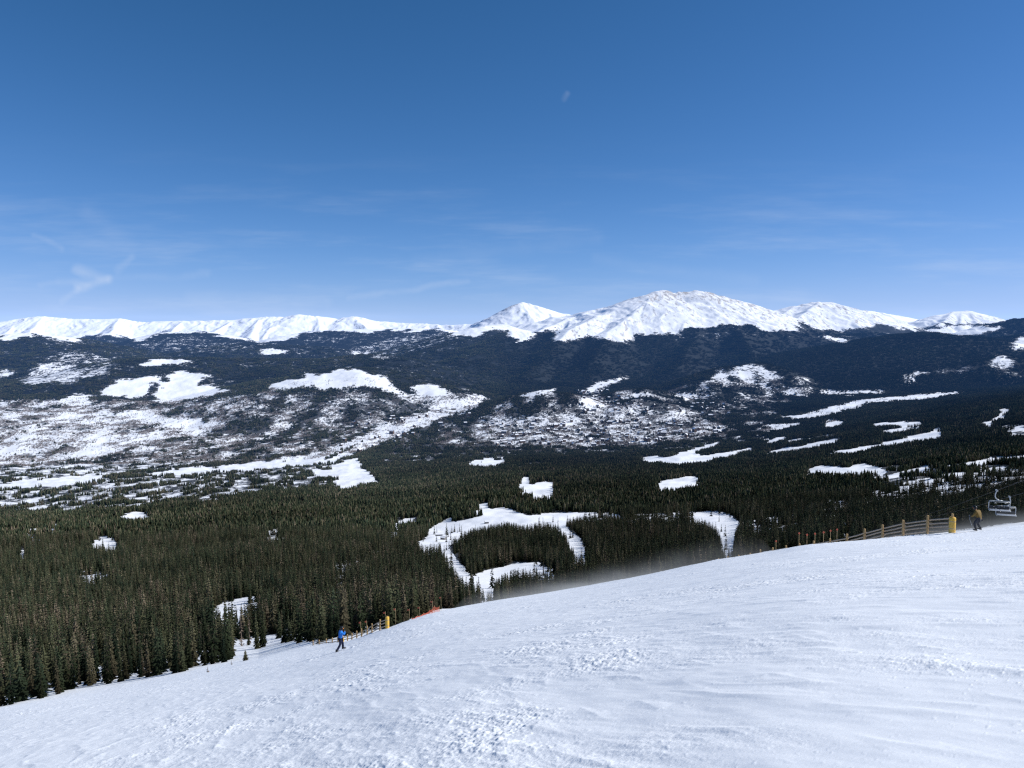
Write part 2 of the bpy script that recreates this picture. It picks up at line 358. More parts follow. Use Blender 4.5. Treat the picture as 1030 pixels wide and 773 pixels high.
# (value, dmin, dmax, polygon)
PAINT = [
    (.5, 4300, 7000, [(-400, 480), (-400, 400), (0, 402), (60, 404), (110, 402), (200, 402), (270, 395), (270, 478), (100, 484), (0, 492)]),
    (.42, 4000, 6900, [(250, 398), (330, 393), (420, 397), (470, 400), (470, 420), (400, 440), (330, 466), (250, 470)]),
    (.29, 3800, 7000, [(420, 425), (500, 405), (600, 370), (760, 372), (790, 410), (770, 452), (640, 462), (480, 466), (380, 470)]),
    (.58, 4000, 6500, [(480, 420), (520, 418), (580, 418), (640, 416), (700, 420), (740, 432), (700, 444), (600, 450), (500, 450), (470, 438)]),
    (.55, 4000, 6500, [(492, 426), (545, 422), (612, 424), (618, 440), (560, 448), (500, 446)]),
    (.74, 4300, 6400, [(-300, 432), (0, 428), (30, 418), (110, 413), (150, 414), (180, 424), (205, 426), (200, 435), (160, 446), (100, 460), (60, 466), (0, 468), (-300, 470)]),
    (.90, 4300, 6400, [(108, 417), (130, 413), (150, 415), (165, 421), (200, 421), (206, 427), (180, 432), (150, 425)]),
    (.66, 4300, 7000, [(0, 407), (40, 404), (70, 411), (105, 412), (60, 420), (0, 426)]),
    (.56, 2900, 4400, [(-400, 503), (-400, 452), (0, 455), (160, 455), (270, 460), (150, 474), (60, 483), (0, 493)]),
    (.93, 6000, 11000, [(101, 395), (110, 388), (125, 382), (160, 378), (161, 383), (150, 386), (148, 390), (147, 397), (135, 399), (115, 398)]),
    (.93, 6000, 11000, [(158, 403), (156, 396), (162, 388), (170, 383), (168, 378), (180, 374), (208, 377), (206, 382), (196, 387), (215, 389), (232, 393), (210, 398), (195, 400), (176, 405)]),
    (.93, 7000, 13000, [(137, 369), (150, 363), (165, 361), (198, 364), (175, 366), (150, 369)]),
    (.9, 5500, 11000, [(52, 405), (70, 399), (78, 396), (88, 399), (88, 403), (60, 407)]),
    (.55, 6000, 12000, [(20, 382), (38, 368), (50, 363), (85, 372), (115, 368), (105, 377), (70, 385), (22, 388)]),
    (.4, 6000, 13000, [(40, 360), (80, 352), (115, 362), (118, 370), (80, 372), (50, 362)]),
    (.7, 6000, 12000, [(0, 372), (18, 374), (10, 378), (0, 382)]),
    (.9, 2600, 4600, [(-60, 497), (0, 488), (30, 483), (108, 477.5), (108, 483), (40, 488), (0, 496), (-60, 504)]),
    (.86, 3300, 6900, [(100, 479), (190, 471), (250, 466), (322, 456), (360, 440), (400, 425), (436, 411), (478, 397), (491, 401), (470, 413), (440, 421), (402, 438), (372, 450), (335, 464), (260, 471), (200, 475), (105, 482)]),
    (.2, 3300, 6900, [(322, 462), (345, 452), (362, 443), (364, 445), (347, 455), (326, 464)]),
    (.15, 3300, 6900, [(150, 475), (240, 469), (300, 463), (300, 464.2), (240, 470.2), (150, 476.2)]),
    (.95, 1900, 4200, [(-60, 500), (0, 491), (25, 486), (30, 490), (28, 500), (8, 507), (-60, 512)]),
    (.93, 5800, 9000, [(270, 390), (285, 383), (308, 381), (306, 376), (330, 376), (340, 372), (356, 371), (370, 376), (385, 379), (393, 385), (396, 391), (410, 396), (405, 397), (390, 394), (375, 387), (345, 390), (330, 391), (310, 388), (290, 391)]),
    (.93, 5800, 9000, [(411, 390), (425, 387), (440, 388), (452, 394), (450, 398), (435, 399), (418, 395)]),
    (.62, 8000, 15000, [(352, 353), (365, 348), (385, 350), (393, 360), (385, 364), (372, 357), (352, 358)]),
    (.36, 8000, 15000, [(352, 352), (395, 340), (450, 335), (462, 340), (430, 350), (395, 362)]),
    (.9, 8000, 15000, [(260, 352), (270, 351), (288, 353), (275, 357), (262, 356)]),
    (.3, 8000, 15000, [(140, 345), (200, 342), (270, 350), (230, 356), (150, 352)]),
    (.75, 4500, 7000, [(583, 408), (588, 400), (610, 399), (622, 409), (620, 416), (600, 418)]),
    (.95, 4500, 9000, [(525, 397), (558, 390), (560, 392), (530, 399)]),
    (.8, 4500, 9000, [(583, 394), (600, 385), (632, 377), (633, 381), (612, 389), (598, 396), (584, 397)]),
    (.8, 4500, 7000, [(612, 423), (622, 414), (632, 410), (634, 412), (624, 418), (616, 426)]),
    (.9, 4500, 7000, [(632, 397), (655, 394), (654, 398), (640, 399)]), (.9, 4500, 7000, [(678, 396), (700, 397), (704, 399), (690, 401)]),
    (.95, 4000, 7000, [(558, 425), (575, 426), (575, 430), (558, 430)]),
    (.7, 4000, 7000, [(652, 420), (680, 413), (692, 412), (690, 418), (665, 422)]), (.7, 4000, 7000, [(640, 434), (670, 432), (676, 436), (645, 440)]),
    (.95, 2500, 5500, [(643, 463), (655, 459), (672, 460), (700, 450), (722, 445), (724, 446.5), (705, 453), (695, 459), (706, 458), (730, 455), (755, 450), (760, 452), (735, 458), (710, 464), (680, 465.5)]),
    (.62, 5500, 9000, [(718, 387), (722, 376), (740, 369), (760, 365), (785, 376), (792, 382), (770, 388), (740, 391)]),
    (.85, 5500, 9000, [(704, 393), (703, 386), (710, 382), (712, 390)]), (.85, 5500, 9000, [(716, 380), (722, 370), (725, 368), (724, 375), (718, 381)]),
    (.95, 4200, 7500, [(785, 419), (810, 416), (835, 410), (860, 403), (900, 399), (940, 395), (972, 394), (960, 397), (930, 401), (880, 404), (860, 411), (830, 418), (800, 421)]),
    (.9, 4200, 7500, [(822, 393), (860, 394), (890, 393), (892, 394.5), (860, 396.5), (830, 396)]),
    (.3, 4200, 9000, [(760, 385), (810, 376), (822, 385), (815, 400), (780, 410), (762, 402)]),
    (.85, 4200, 9000, [(787, 396), (796, 390), (806, 393), (800, 397)]),
    (.9, 2500, 7000, [(770, 427), (805, 425), (806, 426.5), (785, 432), (770, 432)]),
    (.92, 2000, 6000, [(768, 455), (800, 449), (843, 442), (844, 444), (800, 452), (768, 457.5)]),
    (.95, 2000, 6000, [(820, 454), (856, 452), (891, 445), (921, 438), (947, 431), (949, 438), (911, 445), (879, 450), (856, 455)]),
    (.85, 2000, 6000, [(770, 442), (791, 439), (791, 441), (770, 446)]), (.8, 2000, 6000, [(790, 444), (841, 437), (863, 431), (864, 433), (842, 439), (792, 447)]),
    (.85, 2000, 6000, [(876, 425.5), (929, 423.5), (929, 426), (877, 428)]), (.85, 2000, 6000, [(828, 428), (833, 423), (851, 423), (841, 429)]),
    (.8, 2000, 6000, [(887, 434), (910, 430), (928, 430), (926, 433), (890, 437)]),
    (.92, 1500, 5000, [(987, 426), (1010, 416), (1012, 418), (995, 427)]), (.9, 1500, 5000, [(1004, 412), (1016, 410), (1016, 414), (1006, 415)]), (.8, 1500, 5000, [(983, 410), (993, 409.5), (993, 411.5), (983, 412)]),
    (.92, 900, 3000, [(947, 469), (972, 465), (997, 460), (1060, 455), (1060, 461), (1030, 464), (985, 468), (952, 472)]),
    (.9, 900, 3000, [(804, 478), (822, 469), (850, 470), (874, 466), (892, 473), (865, 476), (825, 474)]),
    (.92, 900, 3000, [(859, 486), (889, 479), (925, 470), (940, 468), (931, 475), (892, 483)]),
    (.5, 1500, 4000, [(1005, 428), (1060, 424), (1060, 441), (1008, 441)]),
    (.8, 7500, 12000, [(1020, 341), (1040, 336), (1040, 351), (1015, 352)]),
    (.7, 5500, 9000, [(995, 363), (1005, 357), (1020, 362), (1023, 368), (1012, 374), (1000, 373), (995, 368)]), (.4, 5500, 9000, [(920, 374), (990, 366), (1030, 372), (1030, 380), (990, 374), (925, 378)]),
    (.7, 5500, 9000, [(904, 384), (912, 375), (915, 376), (908, 386)]), (.7, 5500, 9000, [(918, 374), (923, 374), (918, 387), (912, 387)]),
    (.9, 8500, 14000, [(828, 338), (845, 340), (856, 343), (850, 344.5), (828, 340)]),
    (.93, 8500, 15000, [(928, 333), (945, 331), (965, 328), (1007, 329), (1005, 332), (985, 336), (965, 338), (950, 335)]),
    (.47, 1900, 4300, [(-300, 520), (-300, 490), (0, 490), (100, 482), (250, 472), (335, 468), (330, 490), (250, 497), (180, 515), (100, 518), (0, 514)]),
    (.93, 1900, 4500, [(312, 474), (340, 472), (362, 471), (375, 477), (381, 484), (360, 487), (345, 489), (335, 487), (337, 480), (320, 476.5)]),
    (.85, 2500, 5000, [(330, 470), (350, 462), (362, 461), (365, 468), (350, 471)]),
    (.92, 1900, 5000, [(470, 464.5), (490, 462), (510, 461), (509, 465), (490, 468), (472, 467)]), (.7, 1900, 5000, [(515, 470), (545, 466), (546, 468), (520, 472)]),
]
# clearings and pistes inside the near forest
THIN = [[(24, 538), (30, 530), (45, 527), (62, 525.5), (67, 531), (52, 537), (40, 540)], [(602, 515.8), (640, 517), (692, 515.5), (692, 518.4), (640, 519.6), (602, 518.6)], [(742, 527), (770, 520), (800, 519), (812, 521), (790, 528), (760, 529)], [(824, 514), (834, 502), (840, 505), (850, 502), (854, 509), (842, 515), (832, 517)], [(838, 533), (846, 525), (858, 527), (854, 534)],
        [(333, 567), (360, 560), (385, 552), (386, 555), (360, 563), (340, 569)], [(266, 536), (280, 532), (292, 531), (290, 534), (275, 538)],
        [(76, 576), (82, 573), (93, 573), (100, 576), (112, 576), (110, 580), (85, 581)], [(390, 536), (398, 530), (403, 533), (402, 540), (395, 544)], [(860, 500), (900, 488), (960, 476), (1030, 468), (1040, 480), (980, 492), (920, 498)], [(330, 585), (345, 578), (350, 582), (338, 589)]]
PISTE = [[(690, 516), (708, 515), (720, 515), (735, 518), (746, 525), (740, 530), (738, 552), (727, 551), (723, 534), (708, 523), (694, 518)],
    [(414, 546), (428, 542), (430, 534), (440, 526), (455, 520), (457, 527), (470, 523), (486, 519), (487, 514), (508, 510), (526, 516), (531, 519), (556, 515.8), (602, 515.8), (602, 518.4), (588, 518.6), (572, 521), (567, 528), (585, 541), (591, 557), (578, 558), (571, 540), (561, 528), (545, 525), (527, 528), (505, 525), (490, 529),
     (475, 532), (463, 538), (453, 540), (455, 552), (464, 565), (474, 579), (495, 572), (520, 566), (546, 566), (546, 569), (562, 574), (558, 577), (540, 572), (520, 572.5), (500, 580), (496, 591), (482, 590), (475, 584), (462, 580), (455, 566), (447, 556), (443, 546), (430, 549)],
    [(478, 512), (480, 508.5), (492, 505), (493, 507), (483, 511)],
    [(522, 486), (527, 480), (533, 482), (534, 488), (548, 484), (558, 486), (557, 489), (545, 491), (534, 496), (534, 489.5), (523, 488.5)],
    [(660, 485), (680, 481.5), (700, 479), (704, 482), (690, 483), (668, 486)],
    [(210, 616), (225, 606), (245, 601), (262, 598.5), (263, 602), (240, 609), (225, 614), (213, 618)],
    [(92, 547), (98, 539), (108, 539), (121, 547), (115, 550)], [(397, 523), (420, 520), (421, 522), (398, 525)],
    [(18, 556), (23, 551), (27, 554), (22, 558)], [(120, 518), (135, 515), (150, 516), (140, 519)],
]

def proj(x, y, z): return pix_of(x / y, -z / y)

def in_piste(px, py, d, hpx, jit=0):
    out = np.zeros(px.shape, bool)
    ok = (d > 240) & (d < 2700)
    thin = np.zeros(px.shape, bool)
    for t in (0, .3, .6, .85):
        q = py - t * hpx
        for P in PISTE:
            out |= inpoly(px + jit, q, P)
        for P in THIN: thin |= inpoly(px, q, P)
    u = (px - W / 2) / F
    out |= thin & (fbm(u * d / 22, d / 40, 3, 731) > -.22)
    # open snow behind the nets and at the left-hand tree line
    return out & ok

def tree_h(d): return np.interp(d, [100, 180, 250, 500, 750, 1500, 4000], [6.4, 7.3, 8.6, 11.0, 12.5, 13.6, 14.0])

# where the forest begins, per column
SX = [-400, 0, 150, 232, 236, 262, 275, 330, 400, 430, 440, 505, 520, 700, 1300]
SY = [114, 114, 122, 132, 160, 165, 160, 124, 134, 190, 240, 300, 350, 350, 330]

def snow_value(x, y, z):
    """0 = closed forest, 1 = open snow"""
    px, py = proj(x, y, z)
    jx = 3.2 * fbm(x / 90, y / 120, 4, 401); jy = 1.5 * fbm(x / 110, y / 150, 4, 411)
    near = y < 2600
    s = np.where(near, .04, .10)
    s = np.where((y > 2600) & (y < 5000) & (px < 760), .12, s)
    s = np.where((y > 6500) & (px < 480), .21 + .10 * fbm(x / 420, y / 420, 3, 741), s)
    s = np.where((y > 1000) & (y < 2600) & (px > 880) & (py > 468) & (py < 494), .3, s)
    a = px + jx; b = py + jy
    for val, d0, d1, P in PAINT:
        m = (y > d0) & (y < d1)
        if m.any():
            m[m] = inpoly(a[m], b[m], P)
            s = np.where(m, val, s)
    up_ = np.clip(.10 * sstep(-400, -60, z) + .12 * fbm(x / 260, y / 420, 3, 781), 0, .2) * sstep(8800, 10200, y) * np.where(px < 480, .35, 1)
    s = np.where(s < .5, s + up_, s)
    m = y > 9300
    jb = 3.4 * fbm(x / 200, y / 260, 4, 421)
    m[m] = inpoly(px[m] + 1.5 * jx[m], py[m] + jb[m], ALP)
    s = np.where(m, .95, s)
    m = (y > 1900) & (y < 7200) & (s > .2) & (s < .8)
    s = np.where(m, np.clip(s + np.where(y < 4400, .30 * fbm(x / 60, y / 150, 3, 763), np.where((px > 470) & (px < 720) & (py > 412), .2, .42) * fbm(x / 170, y / 420, 3, 761)), .08, .93), s)
    hp = tree_h(y) * F / y
    s = np.where(in_piste(a, b, y, hp), .97, s)
    st = np.interp(px, SX, SY)
    s = np.where(y < st + 60, .97, s)
    return s

# ------------------------------------------------------------------ scene helpers
scene = bpy.context.scene
col = scene.collection

def link(o):
    col.objects.link(o); return o

def mesh_from(name, verts, faces, mats, midx=None, smooth=False):
    me = bpy.data.meshes.new(name)
    me.from_pydata([tuple(v) for v in verts], [], [tuple(f) for f in faces])
    for m in (mats if isinstance(mats, (list, tuple)) else [mats]): me.materials.append(m)
    if midx is not None: me.polygons.foreach_set('material_index', np.asarray(midx, np.int32))
    me.polygons.foreach_set('use_smooth', np.full(len(me.polygons), smooth, bool))
    me.update()
    return me

def tag(o, label=None, cat=None, group=None, kind=None):
    if label: o['label'] = label
    if cat: o['category'] = cat
    if group: o['group'] = group
    if kind: o['kind'] = kind
    return o

def obj(name, me, parent=None, loc=None):
    o = bpy.data.objects.new(name, me); link(o)
    if parent: o.parent = parent
    if loc is not None: o.location = loc
    return o

def empty(name, loc, rz=0, label=None, cat=None, group=None):
    o = bpy.data.objects.new(name, None); link(o)
    o.location = loc; o.rotation_euler = (0, 0, rz); o.empty_display_size = .2
    return tag(o, label, cat, group)

class MB:
    """collects boxes, tubes and loops, builds ONE mesh"""
    def __init__(s): s.v = []; s.f = []
    def add(s, vs, fs):
        n = len(s.v); s.v += [tuple(p) for p in vs]; s.f += [tuple(i + n for i in f) for f in fs]; return s
    def box(s, c, size, rot=None, bev=0):
        x, y, z = size[0] / 2, size[1] / 2, size[2] / 2
        P = [Vector((a * x, b * y, e * z)) for e in (-1, 1) for a, b in ((-1, -1), (1, -1), (1, 1), (-1, 1))]
        if rot is not None: P = [rot @ p for p in P]
        P = [p + Vector(c) for p in P]
        return s.add(P, [(3, 2, 1, 0), (4, 5, 6, 7), (0, 1, 5, 4), (1, 2, 6, 5), (2, 3, 7, 6), (3, 0, 4, 7)])
    def tube(s, pts, r, n=8, caps=True):
        pts = [Vector(p) for p in pts]; rs = r if isinstance(r, (list, tuple)) else [r] * len(pts)
        rings = []
        for i, p in enumerate(pts):
            t = (pts[min(i + 1, len(pts) - 1)] - pts[max(i - 1, 0)]).normalized()
            a = Vector((0, 0, 1)) if abs(t.z) < .9 else Vector((1, 0, 0))
            e1 = t.cross(a).normalized(); e2 = t.cross(e1).normalized()
            rings.append([p + rs[i] * (math.cos(k * 2 * math.pi / n) * e1 + math.sin(k * 2 * math.pi / n) * e2) for k in range(n)])
        vs = [q for ring in rings for q in ring]; fs = []
        for i in range(len(pts) - 1):
            for k in range(n):
                fs.append((i * n + k, i * n + (k + 1) % n, (i + 1) * n + (k + 1) % n, (i + 1) * n + k))
        if caps: fs += [tuple(range(n))[::-1], tuple((len(pts) - 1) * n + k for k in range(n))]
        return s.add(vs, fs)
    def ball(s, c, r, n=10, m=7, sc=(1, 1, 1)):
        vs = [(c[0], c[1], c[2] - r * sc[2])]
        for i in range(1, m):
            a = -math.pi / 2 + math.pi * i / m
            for k in range(n):
                b = 2 * math.pi * k / n
                vs.append((c[0] + r * sc[0] * math.cos(a) * math.cos(b), c[1] + r * sc[1] * math.cos(a) * math.sin(b), c[2] + r * sc[2] * math.sin(a)))
        vs.append((c[0], c[1], c[2] + r * sc[2])); fs = []
        for k in range(n):
            fs.append((0, 1 + (k + 1) % n, 1 + k)); fs.append((len(vs) - 1, 1 + (m - 2) * n + k, 1 + (m - 2) * n + (k + 1) % n))
        for i in range(m - 2):
            for k in range(n):
                fs.append((1 + i * n + k, 1 + i * n + (k + 1) % n, 1 + (i + 1) * n + (k + 1) % n, 1 + (i + 1) * n + k))
        return s.add(vs, fs)
    def mesh(s, name, mat, smooth=False): return mesh_from(name, s.v, s.f, mat, smooth=smooth)

# ------------------------------------------------------------------ materials
def new_mat(name):
    m = bpy.data.materials.new(name); m.use_nodes = True
    nt = m.node_tree; nt.nodes.clear()
    return m, nt

def N(nt, typ, **kw):
    n = nt.nodes.new(typ)
    for k, v in kw.items():
        if k == 'inp':
            for a, b in v.items():
                s = n.inputs[a]
                if isinstance(b, bpy.types.NodeSocket): nt.links.new(b, s)
                else: s.default_value = b
        else: setattr(n, k, v)
    return n

def math_n(nt, op, a, b=None, c=None, clamp=False):
    n = nt.nodes.new('ShaderNodeMath'); n.operation = op; n.use_clamp = clamp
    for i, v in enumerate((a, b, c)):
        if v is None: continue
        if isinstance(v, bpy.types.NodeSocket): nt.links.new(v, n.inputs[i])
        else: n.inputs[i].default_value = v
    return n.outputs[0]

def mixc(nt, f, a, b):
    n = nt.nodes.new('ShaderNodeMix'); n.data_type = 'RGBA'
    for s, v in ((n.inputs['Factor'], f), (n.inputs['A'], a), (n.inputs['B'], b)):
        if s.type != 'VALUE' or True: pass
    fs = [i for i in n.inputs if i.name == 'Factor' and i.type == 'VALUE'][0]
    As = [i for i in n.inputs if i.name == 'A' and i.type == 'RGBA'][0]
    Bs = [i for i in n.inputs if i.name == 'B' and i.type == 'RGBA'][0]
    for s, v in ((fs, f), (As, a), (Bs, b)):
        if isinstance(v, bpy.types.NodeSocket): nt.links.new(v, s)
        else: s.default_value = v if not isinstance(v, tuple) or len(v) == 4 else (*v, 1)
    return [o for o in n.outputs if o.type == 'RGBA'][0]

def noise(nt, vec, scale, detail=3, rough=.5):
    n = N(nt, 'ShaderNodeTexNoise', inp={'Scale': scale, 'Detail': detail, 'Roughness': rough})
    if vec is not None: nt.links.new(vec, n.inputs['Vector'])
    return n.outputs[0]

def simple(name, colr, rough=.6, metal=0, var=.15, vscale=8, spec=.3):
    m, nt = new_mat(name)
    tc = N(nt, 'ShaderNodeTexCoord')
    n = noise(nt, tc.outputs['Object'], vscale, 3)
    c = mixc(nt, n, tuple(max(0, x * (1 - 2 * var)) for x in colr), tuple(x * (1 + 2 * var) for x in colr))
    b = N(nt, 'ShaderNodeBsdfPrincipled', inp={'Base Color': c, 'Roughness': rough, 'Metallic': metal, 'Specular IOR Level': spec})
    o = N(nt, 'ShaderNodeOutputMaterial'); nt.links.new(b.outputs[0], o.inputs[0])
    return m

def near_snow_mat():
    m, nt = new_mat('wind_packed_snow')
    geo = N(nt, 'ShaderNodeNewGeometry')
    mp = N(nt, 'ShaderNodeMapping', inp={'Vector': geo.outputs['Position'], 'Rotation': (0, 0, R(18)), 'Scale': (1, 2.6, 1)})
    n1 = noise(nt, mp.outputs[0], 7, 4, .6); n2 = noise(nt, geo.outputs['Position'], 30, 3, .6); n3 = noise(nt, mp.outputs[0], .35, 3)
    at_ = N(nt, 'ShaderNodeAttribute', attribute_name='patch')
    hgt = math_n(nt, 'ADD', math_n(nt, 'MULTIPLY', n1, math_n(nt, 'MULTIPLY_ADD', at_.outputs['Fac'], 1.2, .35)), math_n(nt, 'MULTIPLY', n2, math_n(nt, 'MULTIPLY_ADD', at_.outputs['Fac'], .5, .08)))
    bp = N(nt, 'ShaderNodeBump', inp={'Strength': .4, 'Distance': .03, 'Height': hgt})
    c = mixc(nt, n3, (.86, .89, .92), (.92, .94, .96))
    b = N(nt, 'ShaderNodeBsdfPrincipled', inp={'Base Color': c, 'Roughness': .62, 'Specular IOR Level': .25, 'Normal': bp.outputs[0]})
    o = N(nt, 'ShaderNodeOutputMaterial'); nt.links.new(b.outputs[0], o.inputs[0])
    return m

def far_mat(name, forest_a, forest_b, sc):
    """snow and forest mixed by the 'snow' value stored on the ground, broken up by noise"""
    m, nt = new_mat(name)
    geo = N(nt, 'ShaderNodeNewGeometry'); pos = geo.outputs['Position']
    at_ = N(nt, 'ShaderNodeAttribute', attribute_name='snow'); s = at_.outputs['Fac']
    n1 = noise(nt, pos, sc, 3, .65); n2 = noise(nt, pos, sc * .22, 3, .6); n3 = noise(nt, pos, sc * .05, 3)
    nn = math_n(nt, 'ADD', math_n(nt, 'MULTIPLY', math_n(nt, 'SUBTRACT', n1, .5), 2.0), math_n(nt, 'MULTIPLY', math_n(nt, 'SUBTRACT', n2, .5), 1.9))
    sp = math_n(nt, 'MULTIPLY', math_n(nt, 'MULTIPLY', s, math_n(nt, 'SUBTRACT', 1.0, s)), 3.2)
    f = math_n(nt, 'MULTIPLY_ADD', nn, sp, s)
    mr = N(nt, 'ShaderNodeMapRange', interpolation_type='SMOOTHSTEP', inp={'Value': f, 'From Min': .36, 'From Max': .64})
    fac = mr.outputs[0]
    rk = N(nt, 'ShaderNodeAttribute', attribute_name='rock')
    mp = N(nt, 'ShaderNodeMapping', inp={'Vector': pos, 'Scale': (1.0, .3, .6), 'Rotation': (0, 0, R(14))})
    rn = math_n(nt, 'ADD', noise(nt, mp.outputs[0], .016, 5, .7), math_n(nt, 'MULTIPLY', math_n(nt, 'SUBTRACT', rk.outputs['Fac'], .5), .62))
    rf = N(nt, 'ShaderNodeMapRange', interpolation_type='SMOOTHSTEP', inp={'Value': rn, 'From Min': .5, 'From Max': .68})
    fcol = mixc(nt, n2, forest_a, forest_b)
    scol = mixc(nt, n3, (.84, .86, .89), (.91, .92, .94))
    scol = mixc(nt, math_n(nt, 'MULTIPLY', rf.outputs[0], .75), scol, (.24, .22, .21))
    c = mixc(nt, fac, fcol, scol)
    hgt = math_n(nt, 'MULTIPLY', n1, math_n(nt, 'MULTIPLY_ADD', fac, -.92, 1.0))
    bp = N(nt, 'ShaderNodeBump', inp={'Strength': .9, 'Distance': 10.0, 'Height': hgt})
    b = N(nt, 'ShaderNodeBsdfPrincipled', inp={'Base Color': c, 'Roughness': .8, 'Specular IOR Level': .1, 'Normal': bp.outputs[0]})
    o = N(nt, 'ShaderNodeOutputMaterial'); nt.links.new(b.outputs[0], o.inputs[0])
    return m

def foliage_mat():
    m, nt = new_mat('spruce_needles')
    oi = N(nt, 'ShaderNodeObjectInfo'); at_ = N(nt, 'ShaderNodeAttribute', attribute_name='tint')
    r = math_n(nt, 'FRACT', math_n(nt, 'ADD', oi.outputs['Random'], at_.outputs['Fac']))
    geo = N(nt, 'ShaderNodeNewGeometry')
    pos_ = geo.outputs['Position']
    big = noise(nt, geo.outputs['Position'], .012, 3)
    rr = math_n(nt, 'ADD', r, math_n(nt, 'MULTIPLY', math_n(nt, 'SUBTRACT', big, .5), 1.1))
    cr = N(nt, 'ShaderNodeValToRGB', inp={'Fac': rr})
    e = cr.color_ramp.elements
    e[0].position = 0; e[0].color = (.014, .021, .014, 1); e[1].position = 1; e[1].color = (.095, .078, .055, 1)
    k = e.new(.4); k.color = (.026, .034, .019, 1); k = e.new(.72); k.color = (.050, .052, .029, 1); k = e.new(.9); k.color = (.072, .065, .040, 1)
    tc = N(nt, 'ShaderNodeTexCoord')
    n = noise(nt, tc.outputs['Object'], 9, 2)
    spx = N(nt, 'ShaderNodeSeparateXYZ', inp={0: pos_})        # paler needles towards the left, darker to the right
    left_pale = N(nt, 'ShaderNodeMapRange', interpolation_type='SMOOTHSTEP', inp={'Value': spx.outputs[0], 'From Min': 120.0, 'From Max': -260.0})
    each = math_n(nt, 'FRACT', math_n(nt, 'ADD', math_n(nt, 'MULTIPLY', oi.outputs['Random'], 17.31), math_n(nt, 'MULTIPLY', at_.outputs['Fac'], 5.7)))
    hills = math_n(nt, 'MULTIPLY_ADD', math_n(nt, 'SUBTRACT', noise(nt, pos_, .0016, 3), .5), 1.8, 1.0)
    tone = math_n(nt, 'MULTIPLY', math_n(nt, 'MULTIPLY_ADD', each, 1.1, .5), math_n(nt, 'MAXIMUM', hills, .45))
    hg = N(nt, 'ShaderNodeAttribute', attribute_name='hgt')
    tone = math_n(nt, 'MULTIPLY', tone, math_n(nt, 'MULTIPLY_ADD', math_n(nt, 'POWER', math_n(nt, 'MAXIMUM', hg.outputs['Fac'], 0.0), 1.3), 1.35, .45))  # crown self-shadow put into the colour: dark base, light tips
    tone = math_n(nt, 'MULTIPLY', tone, math_n(nt, 'MULTIPLY_ADD', left_pale.outputs[0], .5, .95))
    c = mixc(nt, n, (.42, .42, .42), (1.7, 1.7, 1.7))
    c = N(nt, 'ShaderNodeVectorMath', operation='SCALE', inp={0: c, 'Scale': tone}).outputs[0]
    mul = N(nt, 'ShaderNodeVectorMath', operation='MULTIPLY'); nt.links.new(cr.outputs[0], mul.inputs[0]); nt.links.new(c, mul.inputs[1])
    b = N(nt, 'ShaderNodeBsdfDiffuse', inp={'Color': mul.outputs[0]})
    t = N(nt, 'ShaderNodeBsdfTranslucent', inp={'Color': mul.outputs[0]})
    mx = N(nt, 'ShaderNodeMixShader', inp={0: .2}); nt.links.new(b.outputs[0], mx.inputs[1]); nt.links.new(t.outputs[0], mx.inputs[2])
    o = N(nt, 'ShaderNodeOutputMaterial'); nt.links.new(mx.outputs[0], o.inputs[0])
    return m

M = {}
M['snow'] = near_snow_mat()
M['valley'] = far_mat('valley_ground', (.050, .056, .060), (.085, .088, .090), .05)  # forest floor tones: needle litter with tree shade worked into the colour
M['mount'] = far_mat('mountain_ground', (.010, .013, .012), (.026, .029, .026), .045)
M['needles'] = foliage_mat()
M['bark'] = simple('spruce_bark', (.07, .055, .042), .9)
M['dead'] = simple('dead_twigs', (.17, .13, .10), .9)
M['wood'] = simple('weathered_wood', (.40, .32, .24), .85, vscale=5)
M['post'] = simple('golden_post_wood', (.42, .28, .13), .85, vscale=5)
M['yellow'] = simple('yellow_vinyl', (.70, .43, .07), .55, var=.08)
M['orange'] = simple('orange_plastic', (.50, .10, .055), .6, var=.08)
M['bamboo'] = simple('bamboo_cane', (.40, .29, .15), .7)
M['steel'] = simple('galvanised_steel', (.40, .42, .44), .38, metal=.35, var=.06)
M['seat'] = simple('pale_seat_vinyl', (.45, .47, .50), .5, var=.05)
M['pad'] = simple('dark_backrest_pad', (.025, .028, .035), .6)
M['rope'] = simple('steel_rope', (.030, .030, .034), .8)
M['skin'] = simple('skin', (.52, .30, .21), .55, var=.04)
M['blue'] = simple('blue_jacket_cloth', (.02, .19, .62), .75, var=.12, vscale=14)
M['navy'] = simple('navy_trouser_cloth', (.012, .016, .045), .8, vscale=14)
M['mustard'] = simple('mustard_jacket_cloth', (.17, .11, .03), .8, vscale=14)
M['char'] = simple('charcoal_trouser_cloth', (.035, .038, .048), .8, vscale=14)
M['black'] = simple('black_shell', (.012, .012, .014), .35)
M['lens'] = simple('amber_goggle_lens', (.65, .20, .03), .15)
M['wall'] = simple('brown_house_wall', (.11, .075, .055), .85, vscale=.3)
M['wall2'] = simple('grey_house_wall', (.22, .21, .20), .85, vscale=.3)
M['roofsnow'] = simple('roof_snow', (.78, .80, .84), .8, var=.03, vscale=.3)
M['glass'] = simple('window_glass', (.03, .035, .045), .12)

